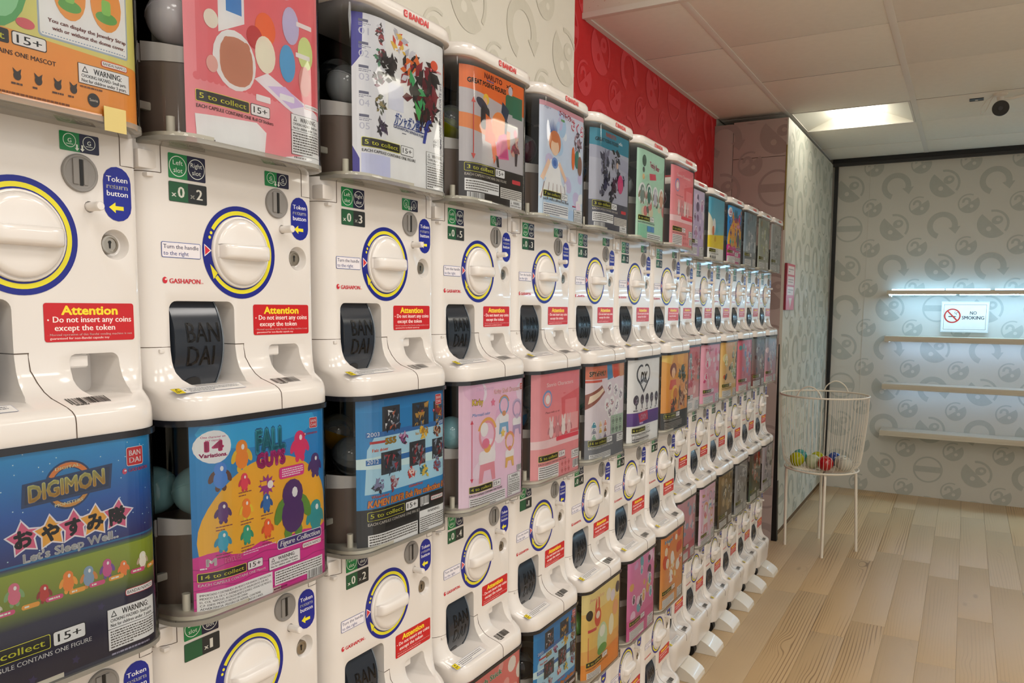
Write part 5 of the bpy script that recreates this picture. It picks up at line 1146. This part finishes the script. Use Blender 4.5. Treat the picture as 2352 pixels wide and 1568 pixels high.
bm = bmesh.new(); add_tube(bm, [(.01,0,-.03),(.06,.01,-.028),(.16,.02,-.008),(.30,.03,-.002)], .008, 10); link('arm', bm_mesh(bm, 'arm', wc, 60), t)
bm = bmesh.new(); add_tube(bm, [(-.03,.01,-.004),(-.06,.02,-.02),(-.085,.02,-.055),(-.09,.01,-.10),(-.075,0,-.105),(-.06,0,-.07),(-.045,.01,-.03),(-.03,.02,-.002)], .0022, 6); link('cable', bm_mesh(bm, 'cable', wc, 60), t)
t = empty('cover_plate', (.02, 5.33, CEIL), 'small black slotted plate in the ceiling beside the security camera', 'vent')
link('plate', box_mesh('plate', (-.075, -.005, -.028, .03, -.004, .001), M['black'], .001), t); link('screw', box_mesh('screw', (-.047, -.033, -.006, .008, -.006, -.004), barm), t)

# ---------------------------------------------------------------- wire basket on four legs
bt = empty('wire_basket', (-.725, 5.10, 0), 'round white wire basket standing on four thin legs beside the partition', 'basket')
rr_, rb_, zr, zb = .252, .212, .952, .515
bm = bmesh.new(); add_tube(bm, [(rr_*math.cos(2*PI*k/64), rr_*math.sin(2*PI*k/64), zr) for k in range(64)], .0052, 8, True); link('rim', bm_mesh(bm, 'rim', M['wire'], 60), bt)
bm = bmesh.new(); add_tube(bm, [(rb_*math.cos(2*PI*k/56), rb_*math.sin(2*PI*k/56), zb-.012) for k in range(56)], .005, 8, True); link('base_ring', bm_mesh(bm, 'base_ring', M['wire'], 60), bt)
wm = []
bm = bmesh.new(); P = [(rr_, 0, zr), (rr_-.005, 0, .8), (rb_+.018, 0, .62), (rb_+.008, 0, .55), (rb_-.008, 0, .523), (rb_-.035, 0, .507), (.12, 0, .497), (.03, 0, .492)]
add_tube(bm, P, .0014, 5); wme = bm_mesh(bm, 'wire', M['wire'], 60)
for k in range(64):
    o = link('wire', wme, bt); o.rotation_euler = (0, 0, 2*PI*k/64)
bm = bmesh.new(); add_tube(bm, [(.03*math.cos(2*PI*k/20), .03*math.sin(2*PI*k/20), .492) for k in range(20)], .003, 6, True); link('centre_ring', bm_mesh(bm, 'centre_ring', M['wire'], 60), bt)
for k, (fx, fy) in enumerate(((-.913,5.06),(-.67,4.894),(-.509,5.139),(-.751,5.312))):
    bx_, by_ = fx+.725, fy-5.10; a_ = math.atan2(by_, bx_); q = .197
    tx, ty = q*math.cos(a_), q*math.sin(a_); tx2, ty2 = .165*math.cos(a_), .165*math.sin(a_)
    bm = bmesh.new(); add_tube(bm, [(tx2, ty2, .494), (tx*.95, ty*.95, .492), (tx, ty, .480), (tx*1.01, ty*1.01, .455), (bx_, by_, 0)], .0085, 10); link('leg', bm_mesh(bm, 'leg', M['wire'], 60), bt)
bm = bmesh.new(); add_tube(bm, [(.17*math.cos(2*PI*k/40), .17*math.sin(2*PI*k/40), .492) for k in range(40)], .005, 6, True); link('seat_ring', bm_mesh(bm, 'seat_ring', M['wire'], 60), bt)
for a0 in (82, 258):
    a_ = math.radians(a0); s = 1; w2 = math.radians(17); pts = []
    for k in range(13):
        t_ = k/12; ang = a_-w2+2*w2*t_; hgt = .066*math.sin(PI*t_)**.6; r_ = rr_-.012*math.sin(PI*t_); pts.append((r_*math.cos(ang), r_*math.sin(ang), zr+hgt))
    bm = bmesh.new(); add_tube(bm, pts, .004, 8); link('handle', bm_mesh(bm, 'handle', M['wire'], 60), bt)
# capsules lying in the basket
cb_ = {'teal': capsule_meshes('basket_teal', '#58b8b2', .044, False, .55), 'yellow': capsule_meshes('basket_yellow', '#c8cc10', .044, False, .6), 'pale green': capsule_meshes('basket_green', '#dfeac4', .044, False, .6), 'red': capsule_meshes('basket_red', '#a80a14', .046, True), 'blue': capsule_meshes('basket_blue', '#143c8c', .044, True), 'clear': capsule_meshes('basket_clear', '#f2f2e6', .044, False, .5)}
for kd, x_, y_, z_, lb in (('teal', -.135, .05, .552, 'teal capsule at the left rim of the wire basket'), ('yellow', -.135, -.055, .550, 'yellow capsule in front of the teal one in the wire basket'),
    ('yellow', -.035, .075, .543, 'yellow capsule at the back of the wire basket, left of the blue one'), ('pale green', -.045, -.025, .541, 'pale green capsule between the yellow and red ones in the wire basket'),
    ('blue', .06, .10, .545, 'dark blue capsule behind the red one in the wire basket'), ('red', .035, -.075, .545, 'bright red capsule in the middle of the wire basket'),
    ('clear', .115, .02, .545, 'clear capsule in the wire basket right of the red one'), ('clear', .145, -.075, .552, 'clear capsule nearest the right front leg of the wire basket')):
    capsule((-.725+x_, 5.10+y_, z_), cb_[kd], None, (random.uniform(-1, 1), random.uniform(-1, 1), 0), lb, 'capsules lying in the wire basket')
